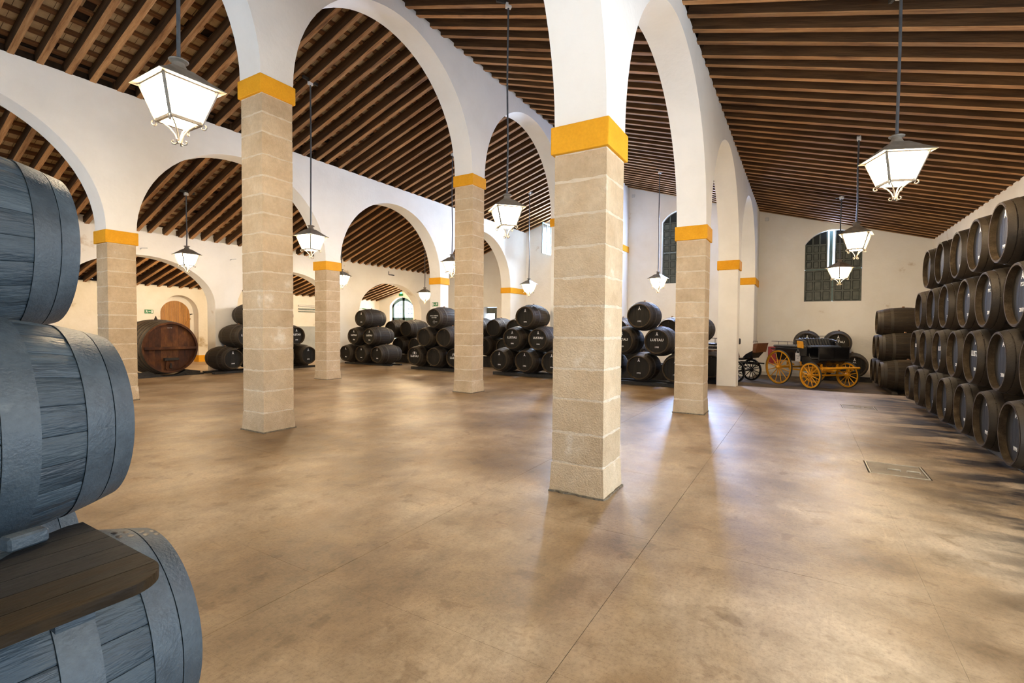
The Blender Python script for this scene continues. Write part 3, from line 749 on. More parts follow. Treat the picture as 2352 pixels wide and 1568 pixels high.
# row below the low wall: heads look along -V
W0 = 16.6
for tier, us, z, mk in (('bottom', [9.35, 10.33, 11.31, 12.29], .50, [('A', '1990')] * 4), ('middle', [9.82, 10.8, 11.78], 1.265, [('A', 'L', '1990')] * 3), ('top', [10.3, 11.28], 2.02, [('A', '1990'), ()])):
    for i, u in enumerate(us):
        cask('mossy black cask, %s tier below the low arch, %s from the vat' % (tier, ORD[i]), u, W0, z, PI / 2, mk[i], scale=.95, group='casks below the low arch')
for k, dv in enumerate((.35, .95)): skid('black timber skid under the casks below the low arch, %s' % ('front' if k == 0 else 'rear'), 8.85, 12.9, W0 + dv - .08, W0 + dv + .08, 0, .073)
# casks behind the carriage, in front of the end wall
for lab, v, z, mk in (('lower cask behind the carriage shafts, marked P.X. 2017', -1.56, .40, ('A', 'PX', '2017')), ('lower cask hidden behind the carriage body', -.6, .40, ()),
                      ('upper cask behind the carriage seat, lettered and marked P.X.', -1.07, 1.18, ('A', 'PX', 'L')), ('upper cask behind the carriage box, nearest the fire cabinet', -.13, 1.18, ('A', 'PX'))):
    cask('black ' + lab, 20.6, v, z, 0, mk, group='casks behind the carriage')
for k, du in enumerate((.35, .95)): skid('timber skid under the casks behind the carriage, %s' % ('front' if k == 0 else 'rear'), 20.6 + du - .07, 20.6 + du + .07, -2.1, -.1, SUNK, -.045)

# slate-blue casks close to the camera, each stave its own piece -------------
UE = .90
def stave_piece():
    mb = MB(); xs = [0, .02, .1, .22, .36, .5, .64, .78, .92, 1.06, 1.18, 1.26, BL]; w_ = 2 * PI / 24 * .5 * .985
    for x in xs:
        r = prof(x)
        for (tt, rr) in ((-w_, r - .003), (-w_ * .9, r), (0, r + .001), (w_ * .9, r), (w_, r - .003), (w_, r - .026), (-w_, r - .026)):
            mb.v.append((x, rr * math.cos(tt), rr * math.sin(tt)))
    for i in range(len(xs) - 1):
        for k in range(7): l = (k + 1) % 7; mb.f.append((i * 7 + k, i * 7 + l, (i + 1) * 7 + l, (i + 1) * 7 + k))
    mb.f.append(tuple(range(7))); mb.f.append(tuple((len(xs) - 1) * 7 + i for i in range(7))); return mb
stave_me = stave_piece().mesh('stave', M['blue_stave'], True)
bh_me = [ring_mesh(a, b, 'hoop', M['blue_hoop'], .004, 64) for a, b in [(.0, .07), (.074, .165), (.30, .40), (BL - .40, BL - .30), (BL - .165, BL - .074), (BL - .07, BL)]]
bchime = chime_meshes(M['blue_hoop'])
rivet_me = MB()
for a_, x_ in ((-.02, .03), (-.02, .055), (.04, .03), (.04, .055)): pass
def rivets(x):
    mb = MB()
    for dx in (-.018, .018):
        for da in (-.05, .05):
            r = prof(x + dx) + .0042; c, s_ = math.cos(da), math.sin(da)
            vs = []; n = 10
            for k in range(n): t = 2 * PI * k / n; vs.append((x + dx + .013 * math.cos(t), r * s_ + .013 * math.sin(t) * c, r * c - .013 * math.sin(t) * s_))
            top = (x + dx, (r + .0025) * s_, (r + .0025) * c)
            mb.add(vs + [top], [(k, (k + 1) % n, n) for k in range(n)])
    return mb.mesh('hoop_rivets', M['black_iron'], True)
riv = [rivets(BL - .035), rivets(BL - .12), rivets(BL - .35)]
def blue_cask(label, v, z):
    t = thing('sherry_cask', label, 'barrel', (UE - BL, v, z), 0, 'slate-blue casks in the corner')
    base = R.uniform(0, .26)
    for k in range(24): put('stave', stave_me, t, rot=(2 * PI * k / 24 + base, 0, 0))
    for h in bh_me: put('hoop', h, t)
    ra = R.uniform(-.5, .2)
    for h in riv: put('hoop_rivets', h, t, rot=(ra, 0, 0))
    [put('chime', c_, t) for c_ in bchime]; put('head', head_me, t); put('rear_head', rear_me, t)
    return t
blue_cask('slate-blue cask on the floor carrying the dark plank shelf', 2.16, .50)
blue_cask('slate-blue cask on the floor, partly hidden behind the plank shelf', 3.17, .50)
blue_cask('slate-blue cask on the floor at the back of the corner stack', 4.18, .50)
blue_cask('big slate-blue cask on the middle tier above the plank shelf', 2.66, 1.252)
blue_cask('slate-blue cask on the middle tier behind the other one', 3.67, 1.252)
blue_cask('slate-blue cask on top of the corner stack', 3.17, 2.004)
for k, uu in enumerate((UE - .35, UE - 1.0)): skid('timber skid under the slate-blue casks, %s' % ('end towards the open floor' if k == 0 else 'end towards the doorway'), uu - .07, uu + .07, 1.75, 4.6, 0, .052)
# plank shelf laid over the bottom cask --------------------------------------
sh = thing('plank_shelf', 'dark varnished plank shelf with rounded corner lying on the slate-blue floor cask', 'shelf', (0, 0, 1.0))
edge = [(-.9, 1.36), (.51, 1.36)] + [(.51 + .10 * math.sin(a_), 1.46 - .10 * math.cos(a_)) for a_ in [PI / 2 * k / 8 for k in range(1, 9)]] + [(.612, 1.94), (.575, 1.94), (.50, 1.905), (.45, 1.86), (.40, 1.81), (.30, 1.75), (-.9, 1.74)]
cutsv = [1.36, 1.455, 1.55, 1.645, 1.74, 1.835, 1.94]
def clip(poly, lo, hi):
    def half(pl, f, inside):
        out = []
        for i in range(len(pl)):
            a, b = pl[i], pl[(i + 1) % len(pl)]
            ia, ib = inside(a), inside(b)
            if ia: out.append(a)
            if ia != ib:
                t = (f - a[1]) / (b[1] - a[1]); out.append((a[0] + (b[0] - a[0]) * t, f))
        return out
    p = half(poly, lo, lambda q: q[1] >= lo - 1e-9)
    return half(p, hi, lambda q: q[1] <= hi + 1e-9) if p else p
for a, b in zip(cutsv, cutsv[1:]):
    p = clip(edge, a + .0012, b - .0012)
    if len(p) >= 3:
        q = []
        for pt in p:
            if not q or (abs(pt[0] - q[-1][0]) + abs(pt[1] - q[-1][1])) > 1e-4: q.append(pt)
        MB().prism(q, 0, .026).build('plank', M['table_front'] if a < 1.5 else M['table'], sh)
for x in (.18, .42, -.2): MB().box(x - .035, x + .035, 1.378, 1.46, -.024, 0).build('cross_batten', M['blue_stave'], sh)
wm = MB().prism([(.42, 1.83), (.51, 1.85), (.50, 1.895), (.41, 1.88)], 1.0265, 1.066).mesh('cask_wedge', M['blue_hoop']); bevel(wm, .006)
tag(put('cask_wedge', wm), 'small slate-blue wooden wedge lying on the plank shelf', 'wedge')

# ------------------------------------------------------------------ big vat
vt = thing('wine_vat', 'big round red-brown wine vat with crossbar and hatch, half behind a column', 'vat', (7.70, 17.2, .93), PI / 2)
VL, VRH, VRB = 1.95, .80, .885
def vprof(x): t = (x - VL / 2) / (VL / 2); return VRH + (VRB - VRH) * (1 - t * t)
mbv = MB(); NV = 44; vx = [0, .1, .25, .45, .7, .97, 1.25, 1.5, 1.7, 1.85, VL]
for k in range(NV):
    o = len(mbv.v); w_ = PI / NV * .985
    for x in vx:
        r = vprof(x)
        for (tt, rr) in ((-w_, r - .003), (0, r), (w_, r - .003), (w_, r - .05), (-w_, r - .05)):
            an = 2 * PI * k / NV + tt; mbv.v.append((x, rr * math.cos(an), rr * math.sin(an)))
    for i in range(len(vx) - 1):
        for q in range(5): l = (q + 1) % 5; mbv.f.append((o + i * 5 + q, o + i * 5 + l, o + (i + 1) * 5 + l, o + (i + 1) * 5 + q))
    mbv.f.append(tuple(o + q for q in range(5)))
stuff(mbv.build('staves', M['vat_body'], vt))
for x0, x1 in ((.03, .1), (.2, .27), (.36, .43), (.54, .61), (.74, .81), (1.15, 1.22), (1.4, 1.47), (1.65, 1.72)):
    MB().lathe([(vprof(x0) - .003, x0), (vprof(x0) + .008, x0), (vprof(x1) + .008, x1), (vprof(x1) - .003, x1)], 56, 'X').build('hoop', M['hoop'], vt, True)
MB().lathe([(VRH + .002, -.003), (VRH - .055, -.003), (VRH - .055, .09)], 56, 'X').build('chime', M['vat_head'], vt, True)
for p in board_polys(VRH - .055, 9): MB().prism(p, .08, .11, 'X').build('head_board', M['vat_head'], vt)
cb = MB().box(-.03, .08, -.74, .74, -.065, .02).mesh('crossbar', M['vat_head']); bevel(cb, .008); put('crossbar', cb, vt)
MB().prism([(-.13, -.68), (.13, -.68), (.1, -.33), (-.1, -.33)], .045, .08, 'X').build('hatch', M['vat_head'], vt)
hb = MB().box(-.07, .05, -.2, .2, -.41, -.33).mesh('hatch_bar', M['barrel']); bevel(hb, .006); put('hatch_bar', hb, vt)
MB().prism([(-.035, -.66), (.035, -.66), (.02, -.5), (-.02, -.5)], .0, .045, 'X').build('hatch_screw', M['barrel'], vt)
MB().lathe([(.001, -.02), (.045, -.02), (.045, .03), (.025, .04), (.025, .07), (.012, .10), (.001, .12)], 14, 'Z').build('bung', M['barrel'], vt, True, (VL / 2, 0, VRB + .005))
o = put('painted_mark', text_mesh('1 2 5 7 10', .035, M['chalk']), vt); o.matrix_local = Matrix.Translation((.0785, 0, .62)) @ HEADROT.to_4x4()
for i, vv in enumerate((17.45, 18.85)):
    c = thing('vat_cradle', 'dark timber cradle under the round vat, %s' % ('front' if i == 0 else 'rear'), 'cradle', (7.70, vv, 0), 0, 'timber cradles of the vat')
    pts = [(-.95, 0), (.95, 0), (.95, .12)] + [(.62 * math.cos(t) * 1.5, .93 - .86 * math.sin(t) + .0) for t in [PI * (.30 + .04 * k) for k in range(11)]] + [(-.95, .12)]
    rr = VRB + .022
    cur = [(rr * math.sin(a_), .93 - rr * math.cos(a_)) for a_ in [.62 - 1.24 * k / 10 for k in range(11)]]
    MB().prism([(-.95, 0), (.95, 0), (.95, .12)] + cur + [(-.95, .12)], -.09, .09, 'Y').build('saddle', M['skid'], c)
    [MB().box(a_, b_, -.12, .12, 0, .05).build('sole_beam', M['skid'], c) for a_, b_ in ((-1.15, -.5), (.5, 1.05))]

# ------------------------------------------------------------------ hanging lanterns
def lantern_proto():
    t = thing('hanging_lantern', '', 'lantern')
    H, hb, ht = .31, .13, .222; zb = .21; zt = zb + H
    def ctr(s_, z, off=0): return [(-s_, -s_, z), (s_, -s_, z), (s_, s_, z), (-s_, s_, z)]
    lo, hi = ctr(hb, zb), ctr(ht, zt)
    for k in range(4):
        l = (k + 1) % 4
        n = Vector(((lo[k][0] + lo[l][0]), (lo[k][1] + lo[l][1]), 0)).normalized() * .004
        quad = [Vector(lo[k]), Vector(lo[l]), Vector(hi[l]), Vector(hi[k])]
        MB().add(quad + [p - n for p in quad], [(0, 1, 2, 3), (7, 6, 5, 4), (0, 4, 5, 1), (1, 5, 6, 2), (2, 6, 7, 3), (3, 7, 4, 0)]).build('glass_pane', M['lamp'], t)
        MB().bar(lo[k], hi[k], .028, .028).build('corner_bar', M['iron'], t)
        MB().bar(lo[k], lo[l], .026, .026).build('bottom_bar', M['iron'], t)
        MB().bar(hi[k], hi[l], .018, .018).build('top_bar', M['iron'], t)
        # scroll bracket under each corner
        d = Vector((lo[k][0], lo[k][1], 0)).normalized(); rc = hb * math.sqrt(2)
        pts = []
        for i in range(7): a_ = PI * .95 - i * PI * .26; pts.append(d * (rc + .028 + .022 * math.cos(a_ - PI)) + Vector((0, 0, zb - .028 + .022 * math.sin(a_))))
        out = [d * (rc + .045 - .045 * 0) * 1 for _ in ()]
        curl = [d * (rc + .02 + .022 * math.sin(a_)) + Vector((0, 0, zb - .028 - .022 * math.cos(a_))) for a_ in [-.9 + 3.9 * i / 8 for i in range(9)]]
        arm = [d * (rc + .015) + Vector((0, 0, zb - .006)), d * (rc * .72) + Vector((0, 0, zb - .02)), d * (rc * .42) + Vector((0, 0, zb - .06)), d * (rc * .2) + Vector((0, 0, zb - .115)), d * .022 + Vector((0, 0, .05)),
               d * .02 + Vector((0, 0, .025)), d * .035 + Vector((0, 0, .006)), d * .058 + Vector((0, 0, .012)), d * .063 + Vector((0, 0, .032)), d * .048 + Vector((0, 0, .04))]
        MB().tube(curl[::-1] + arm, .0075, 6).build('scroll', M['iron'], t, True)
    q = ctr(hb - .01, zb + .003); MB().add([*q, *[(p[0], p[1], p[2] + .004) for p in q]], [(3, 2, 1, 0), (4, 5, 6, 7), (0, 1, 5, 4), (1, 2, 6, 5), (2, 3, 7, 6), (3, 0, 4, 7)]).build('glass_base', M['lamp'], t)
    # flared square roof
    rings = [(.285, zt + .002), (.285, zt + .007), (.205, zt + .065), (.135, zt + .125), (.085, zt + .165)]
    mb = MB()
    for s_, z in rings: mb.v += ctr(s_, z)
    for i in range(len(rings) - 1):
        for k in range(4): l = (k + 1) % 4; mb.f.append((i * 4 + k, i * 4 + l, (i + 1) * 4 + l, (i + 1) * 4 + k))
    mb.f.append((3, 2, 1, 0)); mb.f.append(tuple(16 + k for k in range(4))); mb.build('roof', M['iron'], t)
    z0 = zt + .15
    MB().lathe([(.085, z0), (.07, z0 + .03), (.05, z0 + .07), (.048, z0 + .085)], 18).build('neck', M['iron'], t, True)
    MB().lathe([(.048, z0 + .08), (.078, z0 + .092), (.082, z0 + .102), (.06, z0 + .115), (.02, z0 + .12), (.001, z0 + .12)], 20).build('cap', M['iron'], t, True)
    return t, z0 + .115
LP, ltop = lantern_proto()
lamps = [(7.48, -.92, 'at the front of the carriage nave, above the hatch cover'), (12.6, -.92, 'in the carriage nave before the green shutters'), (17.95, -.92, 'far down the carriage nave against the shutters'),
         (2.34, 5.02, 'high up closest to the photographer, over the open floor'), (7.5, 4.61, 'between the two tall sandstone columns of the middle'), (12.95, 4.61, 'hidden behind the big sandstone column'), (18.14, 4.61, 'in front of the tall shutter by the 1993 casks'),
         (7.5, 10.05, 'beside the slim far column, on a long cord'), (12.9, 10.05, 'half hidden by the tall column over the crests'), (18.18, 10.05, 'on a long cord above the 1994 casks'),
         (7.38, 15.49, 'above the round vat'), (12.93, 15.49, 'peeking out behind the slim far column'), (17.8, 15.49, 'low and far beside the exit sign pillar'),
         (2.15, -.92, 'assumed outside the picture, over the entrance of the carriage nave'), (2.15, 10.05, 'assumed outside the picture, over the back of the slate-blue casks')]  # last two are unseen, assumed from the grid and added for their light
ZL = [3.22, 3.14, 3.02, 3.32, 3.25, 3.2, 2.96, 3.24, 3.27, 2.96, 3.17, 3.08, 2.74, 3.2, 3.2]
LTS = [LP] + [dup(LP) for _ in lamps[1:]]
for i, ((u, v, wh), z) in enumerate(zip(lamps, ZL)):
    t = LTS[i]
    t.location = (u, v, z); t.rotation_euler = (0, 0, (.38, -.17, .72, 0, -.75, 0, -.3, .12, .1, -.2, 0, .2, .15, 0, 0)[i]); t['label'] = 'lit iron lantern ' + wh; t['group'] = 'hanging lanterns'
    zc = roof_z(v) - z
    bend = R.uniform(-.02, .02)
    MB().tube([(0, 0, ltop), (.0, 0, ltop + .12), (.008, bend * .4, ltop + .25 * (zc - ltop)), (bend, .004, ltop + .6 * (zc - ltop)), (0, 0, zc + .09)], .017, 8).build('hanging_cable', M['cable'], t, True)
    MB().box(-.05, .05, -.035, .035, zc - .05, zc + .03).build('ceiling_box', M['whiteplastic'], t); MB().box(-.22, .22, -.02, .02, zc + .02, zc + .09).build('hanging_bar', M['skid'], t)

# ------------------------------------------------------------------ windows and shutters
def shutter_leaf(parent, name, y0, y1, z0, z1f, nx, nz, x, m=None, hinge=None):
    """panelled leaf in the plane X = x; z1f gives its top edge; panels are raised pieces"""
    m = m or M['shutter']; fr = .05; th = .045
    leaf = MB(); n = 8
    ys = [y0 + (y1 - y0) * i / n for i in range(n + 1)]
    poly = [(y0, z0), (y1, z0)] + [(y, z1f(y)) for y in ys[::-1]]
    o = leaf.prism(poly, x, x + .03, 'X').build(name, M['shutter_back'], parent)
    def piece(pa, nme, d): MB().prism(pa, x - d, x + .001, 'X').build(nme, m, o)
    ztop = min(z1f(y0), z1f(y1)); w_ = (y1 - y0 - fr) / nx; hz = (ztop - z0 - fr) / nz
    for i in range(nx + 1):
        yy = y0 + i * w_; zt_ = min(z1f(yy + .001), z1f(min(yy + fr, y1 - .001))); piece([(yy, z0), (yy + fr, z0), (yy + fr, zt_), (yy, zt_)], 'stile', .030)
    for j in range(nz + 1):
        zz = z0 + j * hz; piece([(y0, zz), (y1, zz), (y1, zz + fr), (y0, zz + fr)], 'rail', .027)
    for i in range(nx):
        for j in range(nz):
            ya, yb = y0 + i * w_ + fr + .022, y0 + (i + 1) * w_ - .022; za, zb_ = z0 + j * hz + fr + .022, z0 + (j + 1) * hz - .022
            if yb > ya and zb_ > za: piece([(ya, za), (yb, za), (yb, zb_), (ya, zb_)], 'panel', .018)
    return o
XW = UEND + .2
w1 = struct(thing('window_1', 'dark green panelled shutters of the end-wall window above the carriage', 'window', (0, 0, 0))); del w1['category']
zf = segment(-.92, .92, 4.98, .5)
shutter_leaf(w1, 'shutter', -.90, .0, 2.75, lambda y: 3.98, 3, 3, XW)
shutter_leaf(w1, 'shutter', -1.84, -.955, 2.75, lambda y: 3.98, 3, 3, XW)
shutter_leaf(w1, 'shutter', -.745, .0, 4.01, lambda y: zf(y) - .004, 3, 3, XW)
shutter_leaf(w1, 'shutter', -1.84, -.98, 4.01, lambda y: zf(y) - .004, 3, 3, XW)
MB().box(XW + .03, XW + .05, -.91, -.80, 4.0, 5.46).build('sash_bar', M['sash'], w1)
MB().box(XW - .01, XW + .05, -.96, -.90, 2.77, 4.0).build('mullion', M['sash'], w1)
MB().box(XW - .02, XW + .05, -1.82, -.02, 3.98, 4.01).build('transom', M['sash'], w1)
MB().bar((XW - .04, -.75, 3.3), (XW - .04, -1.1, 3.3), .02, .02).build('bolt', M['black_iron'], w1)
w2 = struct(thing('window_2', 'tall dark green panelled shutter beside the 1993 casks, one half folded open', 'window')); del w2['category']
zf2 = segment(4.605, .925, 6.4, .5)
shutter_leaf(w2, 'shutter', 4.62, 5.53, 3.67, lambda y: 5.05, 3, 4, XW)
shutter_leaf(w2, 'shutter', 4.62, 5.53, 5.06, lambda y: zf2(y) - .004, 3, 4, XW)
for z in (4.2, 4.7, 5.2, 5.7, 6.2): MB().box(XW + .03, XW + .055, 3.70, 4.6, z, z + .03).build('glazing_bar', M['sash'], w2)
for y in (3.98, 4.28): MB().box(XW + .03, XW + .055, y, y + .03, 3.7, 6.6).build('glazing_bar', M['sash'], w2)
w3 = struct(thing('window_3', 'high window with a glazed sash swung inwards, bright with daylight', 'window')); del w3['category']
for z in (5.36, 5.75, 6.15, 6.55): MB().box(XW, XW + .04, 9.27, 11.03, z, z + .04).build('glazing_bar', M['sash'], w3)
for y in (9.27, 9.85, 10.43, 10.99): MB().box(XW, XW + .04, y, y + .04, 5.36, 6.9).build('glazing_bar', M['sash'], w3)
# the open leaf
hx, hy = UEND - .02, 11.03; dx, dy = -.95, .02
def lp(t, z, off=0): return (hx + dx * t, hy + dy * t + off, z)
for (a, b) in ((0, 0.05), (.47, .53), (.95, 1)): MB().add([lp(a, 5.3), lp(b, 5.3), lp(b, 6.82), lp(a, 6.82), lp(a, 5.3, .04), lp(b, 5.3, .04), lp(b, 6.82, .04), lp(a, 6.82, .04)], [(0, 1, 2, 3), (7, 6, 5, 4), (0, 4, 5, 1), (1, 5, 6, 2), (2, 6, 7, 3), (3, 7, 4, 0)]).build('sash_stile', M['sash'], w3)
for z in (5.3, 5.78, 6.27, 6.76): MB().add([lp(0, z), lp(1, z), lp(1, z + .06), lp(0, z + .06), lp(0, z, .04), lp(1, z, .04), lp(1, z + .06, .04), lp(0, z + .06, .04)], [(0, 1, 2, 3), (7, 6, 5, 4), (0, 4, 5, 1), (1, 5, 6, 2), (2, 6, 7, 3), (3, 7, 4, 0)]).build('sash_rail', M['sash'], w3)
MB().add([lp(0, 5.3, .02), lp(1, 5.3, .02), lp(1, 6.82, .02), lp(0, 6.82, .02)], [(0, 1, 2, 3)]).build('pane', M['pane'], w3)
w4 = struct(thing('window_4', 'green arched window with barred panes in the outermost nave', 'window')); del w4['category']
zf4 = segment(21.29, .96, 2.95, .5)
ys = [20.35 + (22.23 - 20.35) * i / 16 for i in range(17)]
frm = MB()
for y0, y1 in ((20.34, 20.5), (21.2, 21.38), (22.08, 22.24)): frm = MB().prism([(y0, .92), (y1, .92), (y1, zf4(y1) - .01), (y0, zf4(y0) - .01)], XW, XW + .06, 'X'); frm.build('frame_post', M['sash'], w4)
MB().prism([(y, zf4(y) - .01) for y in ys] + [(y, zf4(y) - .2) for y in ys[::-1]], XW, XW + .06, 'X').build('frame_head', M['sash'], w4)
MB().box(XW, XW + .06, 20.34, 22.24, .92, 2.2).build('lower_panel', M['sash'], w4)
for z in (2.45, 2.72, 2.98): MB().box(XW + .1, XW + .12, 20.4, 22.2, z, z + .025).build('grille_bar', M['black_iron'], w4)
for y in (20.7, 20.95, 21.6, 21.85): MB().box(XW + .1, XW + .12, y, y + .025, 2.2, 3.3).build('grille_bar', M['black_iron'], w4)
w5 = struct(thing('window_5', 'small dark window low in the end wall beyond the far columns', 'window')); del w5['category']
MB().box(XW + .1, XW + .14, 14.3, 14.62, 1.72, 2.74).build('shutter', M['shutter'], w5); MB().box(XW + .1, XW + .14, 14.62, 15.15, 2.42, 2.74).build('shutter', M['shutter'], w5)

# ------------------------------------------------------------------ plank doors in the outer wall
for i, c in enumerate((10.75, 5.31)):
    d = struct(thing('door_%d' % (i + 1), 'arched varnished plank door with diagonal braces, %s' % ('behind the round vat' if i == 0 else 'behind the slate-blue casks'), 'door')); del d['category']
    zf_ = arch(c, .60, 2.08, .62); n = 13; VDn = VE + .42
    for k in range(n):
        a = c - .6 + 1.2 * k / n; b = a + 1.2 / n
        pts = [(a + .004, 0), (b - .004, 0)] + [(x, zf_(x)) for x in (b - .004, (a + b) / 2, a + .004)]
        MB().prism(pts, VDn, VDn + .04, 'Y').build('door_plank', M['door'], d)
    for s_ in (-1, 1): MB().bar((c + s_ * .58, VDn - .015, 1.95), (c + s_ * .1, VDn - .015, 1.0), .09, .03, (0, 1, 0)).build('brace', M['door'], d)
    for z in (.25, 1.0, ): MB().box(c - .6, c + .6, VDn - .03, VDn, z, z + .12).build('ledge', M['door'], d)
    fr = MB(); ring = [c - .75 + 1.5 * k / 24 for k in range(25)]; zo = arch(c, .75, 2.15, .78)
    fr.prism([(x, zo(x)) for x in ring] + [(x2, zf_(x2) if abs(x2 - c) < .6 else 2.08) for x2 in [c + .6 - 1.2 * k / 24 for k in range(25)]], VDn - .01, VDn + .06, 'Y')
    fr.box(c - .75, c - .6, VDn - .01, VDn + .06, -.1, 2.15); fr.box(c + .6, c + .75, VDn - .01, VDn + .06, -.1, 2.15)
    fr.build('reveal', M['plaster'], d)

# ------------------------------------------------------------------ signs and wall fittings
def exit_sign(label, flip, mtx):
    t = thing('exit_sign', label, 'sign', group='green exit signs'); t.matrix_world = mtx
    MB().box(-.155, .155, -.08, .08, -.004, .004).build('board', M['green_sign'], t)
    s_ = -1 if flip else 1
    g = MB(); g.prism([(s_ * .085, -.06), (s_ * .135, -.06), (s_ * .135, .06), (s_ * .085, .06)], .004, .006); g.build('door_symbol', M['white_paint'], t)
    r_ = MB(); r_.prism([(s_ * -.095 + .016 * math.cos(k), .045 + .016 * math.sin(k)) for k in [2 * PI * i / 10 for i in range(10)]], .004, .006)
    for a, b in (((-.09, .03), (-.075, -.01)), ((-.075, -.01), (-.05, -.03)), ((-.05, -.03), (-.055, -.06)), ((-.075, -.01), (-.1, -.035)), ((-.1, -.035), (-.125, -.035)), ((-.088, .022), (-.06, .012)), ((-.06, .012), (-.045, .025)), ((-.088, .022), (-.115, .005))):
        a = Vector((s_ * a[0], a[1], .005)); b = Vector((s_ * b[0], b[1], .005)); r_.bar(a, b, .014, .002, (0, 0, 1))
    r_.build('running_figure', M['white_paint'], t)
    ar = MB(); ar.prism([(s_ * -.02, -.008), (s_ * .035, -.008), (s_ * .035, -.022), (s_ * .065, 0), (s_ * .035, .022), (s_ * .035, .008), (s_ * -.02, .008)], .004, .006); ar.build('arrow', M['white_paint'], t)
faceV = Matrix(((1, 0, 0), (0, 0, -1), (0, 1, 0))).to_4x4()        # board facing -V
faceU = Matrix(((0, 0, -1), (-1, 0, 0), (0, 1, 0))).to_4x4()       # board facing -U
exit_sign('green exit sign on the outer wall above the round vat', False, Matrix.Translation((9.58, VE - .01, 2.19)) @ faceV)
exit_sign('green exit sign on the white plaster pillar above the crested casks', True, Matrix.Translation((U[4] - .275, VC - .01, 2.56)) @ faceU)
t = thing('emergency_light', 'small green lit emergency lamp above the arched green window', 'lamp'); t.matrix_world = Matrix.Translation((UEND - .02, 21.3, 3.62)) @ faceU
MB().box(-.16, .16, -.09, .05, -.015, .015).build('board', M['green_sign'], t); MB().lathe([(.001, .03), (.06, .02), (.07, -.015)], 12).build('green_lamp', M['green_lamp'], t, True, (0, .1, 0))
t = thing('wall_bracket', 'small black iron L-shaped bracket on the low wall above its arch', 'bracket', (17.95, VD - .27, 4.25))
MB().bar((-.06, 0, .17), (-.06, 0, 0), .03, .02).build('upright', M['black_iron'], t); MB().bar((-.07, 0, 0), (.32, 0, 0), .02, .04).build('arm', M['black_iron'], t)
fc = thing('fire_cabinet', 'red fire hose cabinet on the end wall behind the big yellow wheel', 'cabinet', (UEND - .12, .98, .28))
me = MB().box(0, .12, -.22, .22, 0, .68).mesh('body', M['red']); bevel(me, .012); put('body', me, fc)
MB().box(-.006, 0, -.16, .16, .06, .60).build('door', M['red'], fc)
for z, s_ in ((.52, .045), (.42, .03)):
    o = put('lettering', text_mesh('FUEGO' if s_ > .04 else 'ROMPER', s_, M['white_paint']), fc); o.matrix_local = Matrix.Translation((-.008, 0, z)) @ faceU
for i, (u, v, z) in enumerate(((UEND - .03, 1.35, 6.1), (UEND - .03, 6.85, 7.75))):
    MB_ = MB().box(-.03, .03, -.07, .07, -.07, .07).mesh('junction_box', M['whiteplastic']); bevel(MB_, .01)
    tag(put('junction_box', MB_, None, (u, v, z)), 'small grey junction box high on the end wall, %s' % ('beside the carriage nave pier' if i == 0 else 'under the ridge beside the tall shutter'), 'box')
# lamp stubs on the low wall
for i, u in enumerate((7.2, 10.0, 14.1)):
    s_ = MB().tube([(0, 0, 0), (.0, -.10, .02), (.14, -.14, .04)], .015, 6)
    tag(s_.build('wall_bracket', M['whiteplastic'], None, True, (u, VD - .262, 4.02)), 'short pale iron stub on the low wall, %s' % ('above the vat arch', 'above the pier by the mossy casks', 'behind the slim far column')[i], 'bracket')
# pipes and trunking in the outermost nave corner
t = thing('pipe_run', 'grey pipes and cable trunking along the outer wall under the low ceiling', 'pipe', (0, VE - .06, 0))
for z, r_, m in ((2.72, .05, M['whiteplastic']), (2.55, .04, M['pipe']), (2.42, .03, M['pipe'])): MB().tube([(16.5, 0, z), (21.9, 0, z), (22.1, -.05, z - .02), (22.15, -.2, z - .25), (22.15, -.25, .6)], r_, 8).build('pipe', m, t, True)
MB().tube([(20.8, -.08, 2.75), (21.4, -.1, 2.62), (21.95, -.16, 2.6), (22.05, -.3, 2.2), (22.05, -.3, 1.0)], .02, 6).build('green_cable', M['green_cable'], t, True)
MB().tube([(19.4, -.02, 2.6), (19.4, -.02, .9)], .03, 6).build('drop_pipe', M['pipe'], t)
wp = MB(); wp.box(13.4, 19.8, VE - .04, VE - .005, 0, 1.62); tag(wp.build('wall_panel', M['wallpanel']), 'grey metal panelling along the foot of the stained outer wall', 'panel')
lt = thing('wall_lamp', 'small bright spot lamp on the outer wall beside the slate-blue top cask', 'lamp', (4.55, VE - .1, 3.02))
MB().box(-.05, .05, 0, .1, -.04, .04).build('bracket', M['black_iron'], lt); MB().lathe([(.001, -.06), (.04, -.05), (.05, 0), (.03, .03)], 12, 'Y').build('bulb', M['bulb'], lt, True)
# hatch covers in the floor
for i, (u0, u1, v0, v1) in enumerate(hatches):
    t = thing('floor_hatch', ('metal-framed hatch cover in the concrete floor, closest to the front of the cask row' if i == 0 else 'small far hatch cover in the concrete floor near the slab edge'), 'hatch', ((u0 + u1) / 2, (v0 + v1) / 2, 0), 0, 'floor hatches')
    a, b = (u1 - u0) / 2, (v1 - v0) / 2
    for x0, x1, y0, y1 in ((-a, -a + .015, -b, b), (a - .015, a, -b, b), (-a + .015, a - .015, -b, -b + .015), (-a + .015, a - .015, b - .015, b)): MB().box(x0, x1, y0, y1, SUNK + .005, .003).build('frame_bar', M['steel'], t)
    MB().box(-a + .022, a - .022, -b + .022, b - .022, SUNK + .005, -.004).build('cover', M['hatch'], t)
    for yy in (-.16, .02): MB().tube([(-.04, yy - .06, -.004), (-.04, yy - .06, .012), (-.04, yy + .06, .012), (-.04, yy + .06, -.004)], .007, 6).build('handle', M['steel'], t, True)

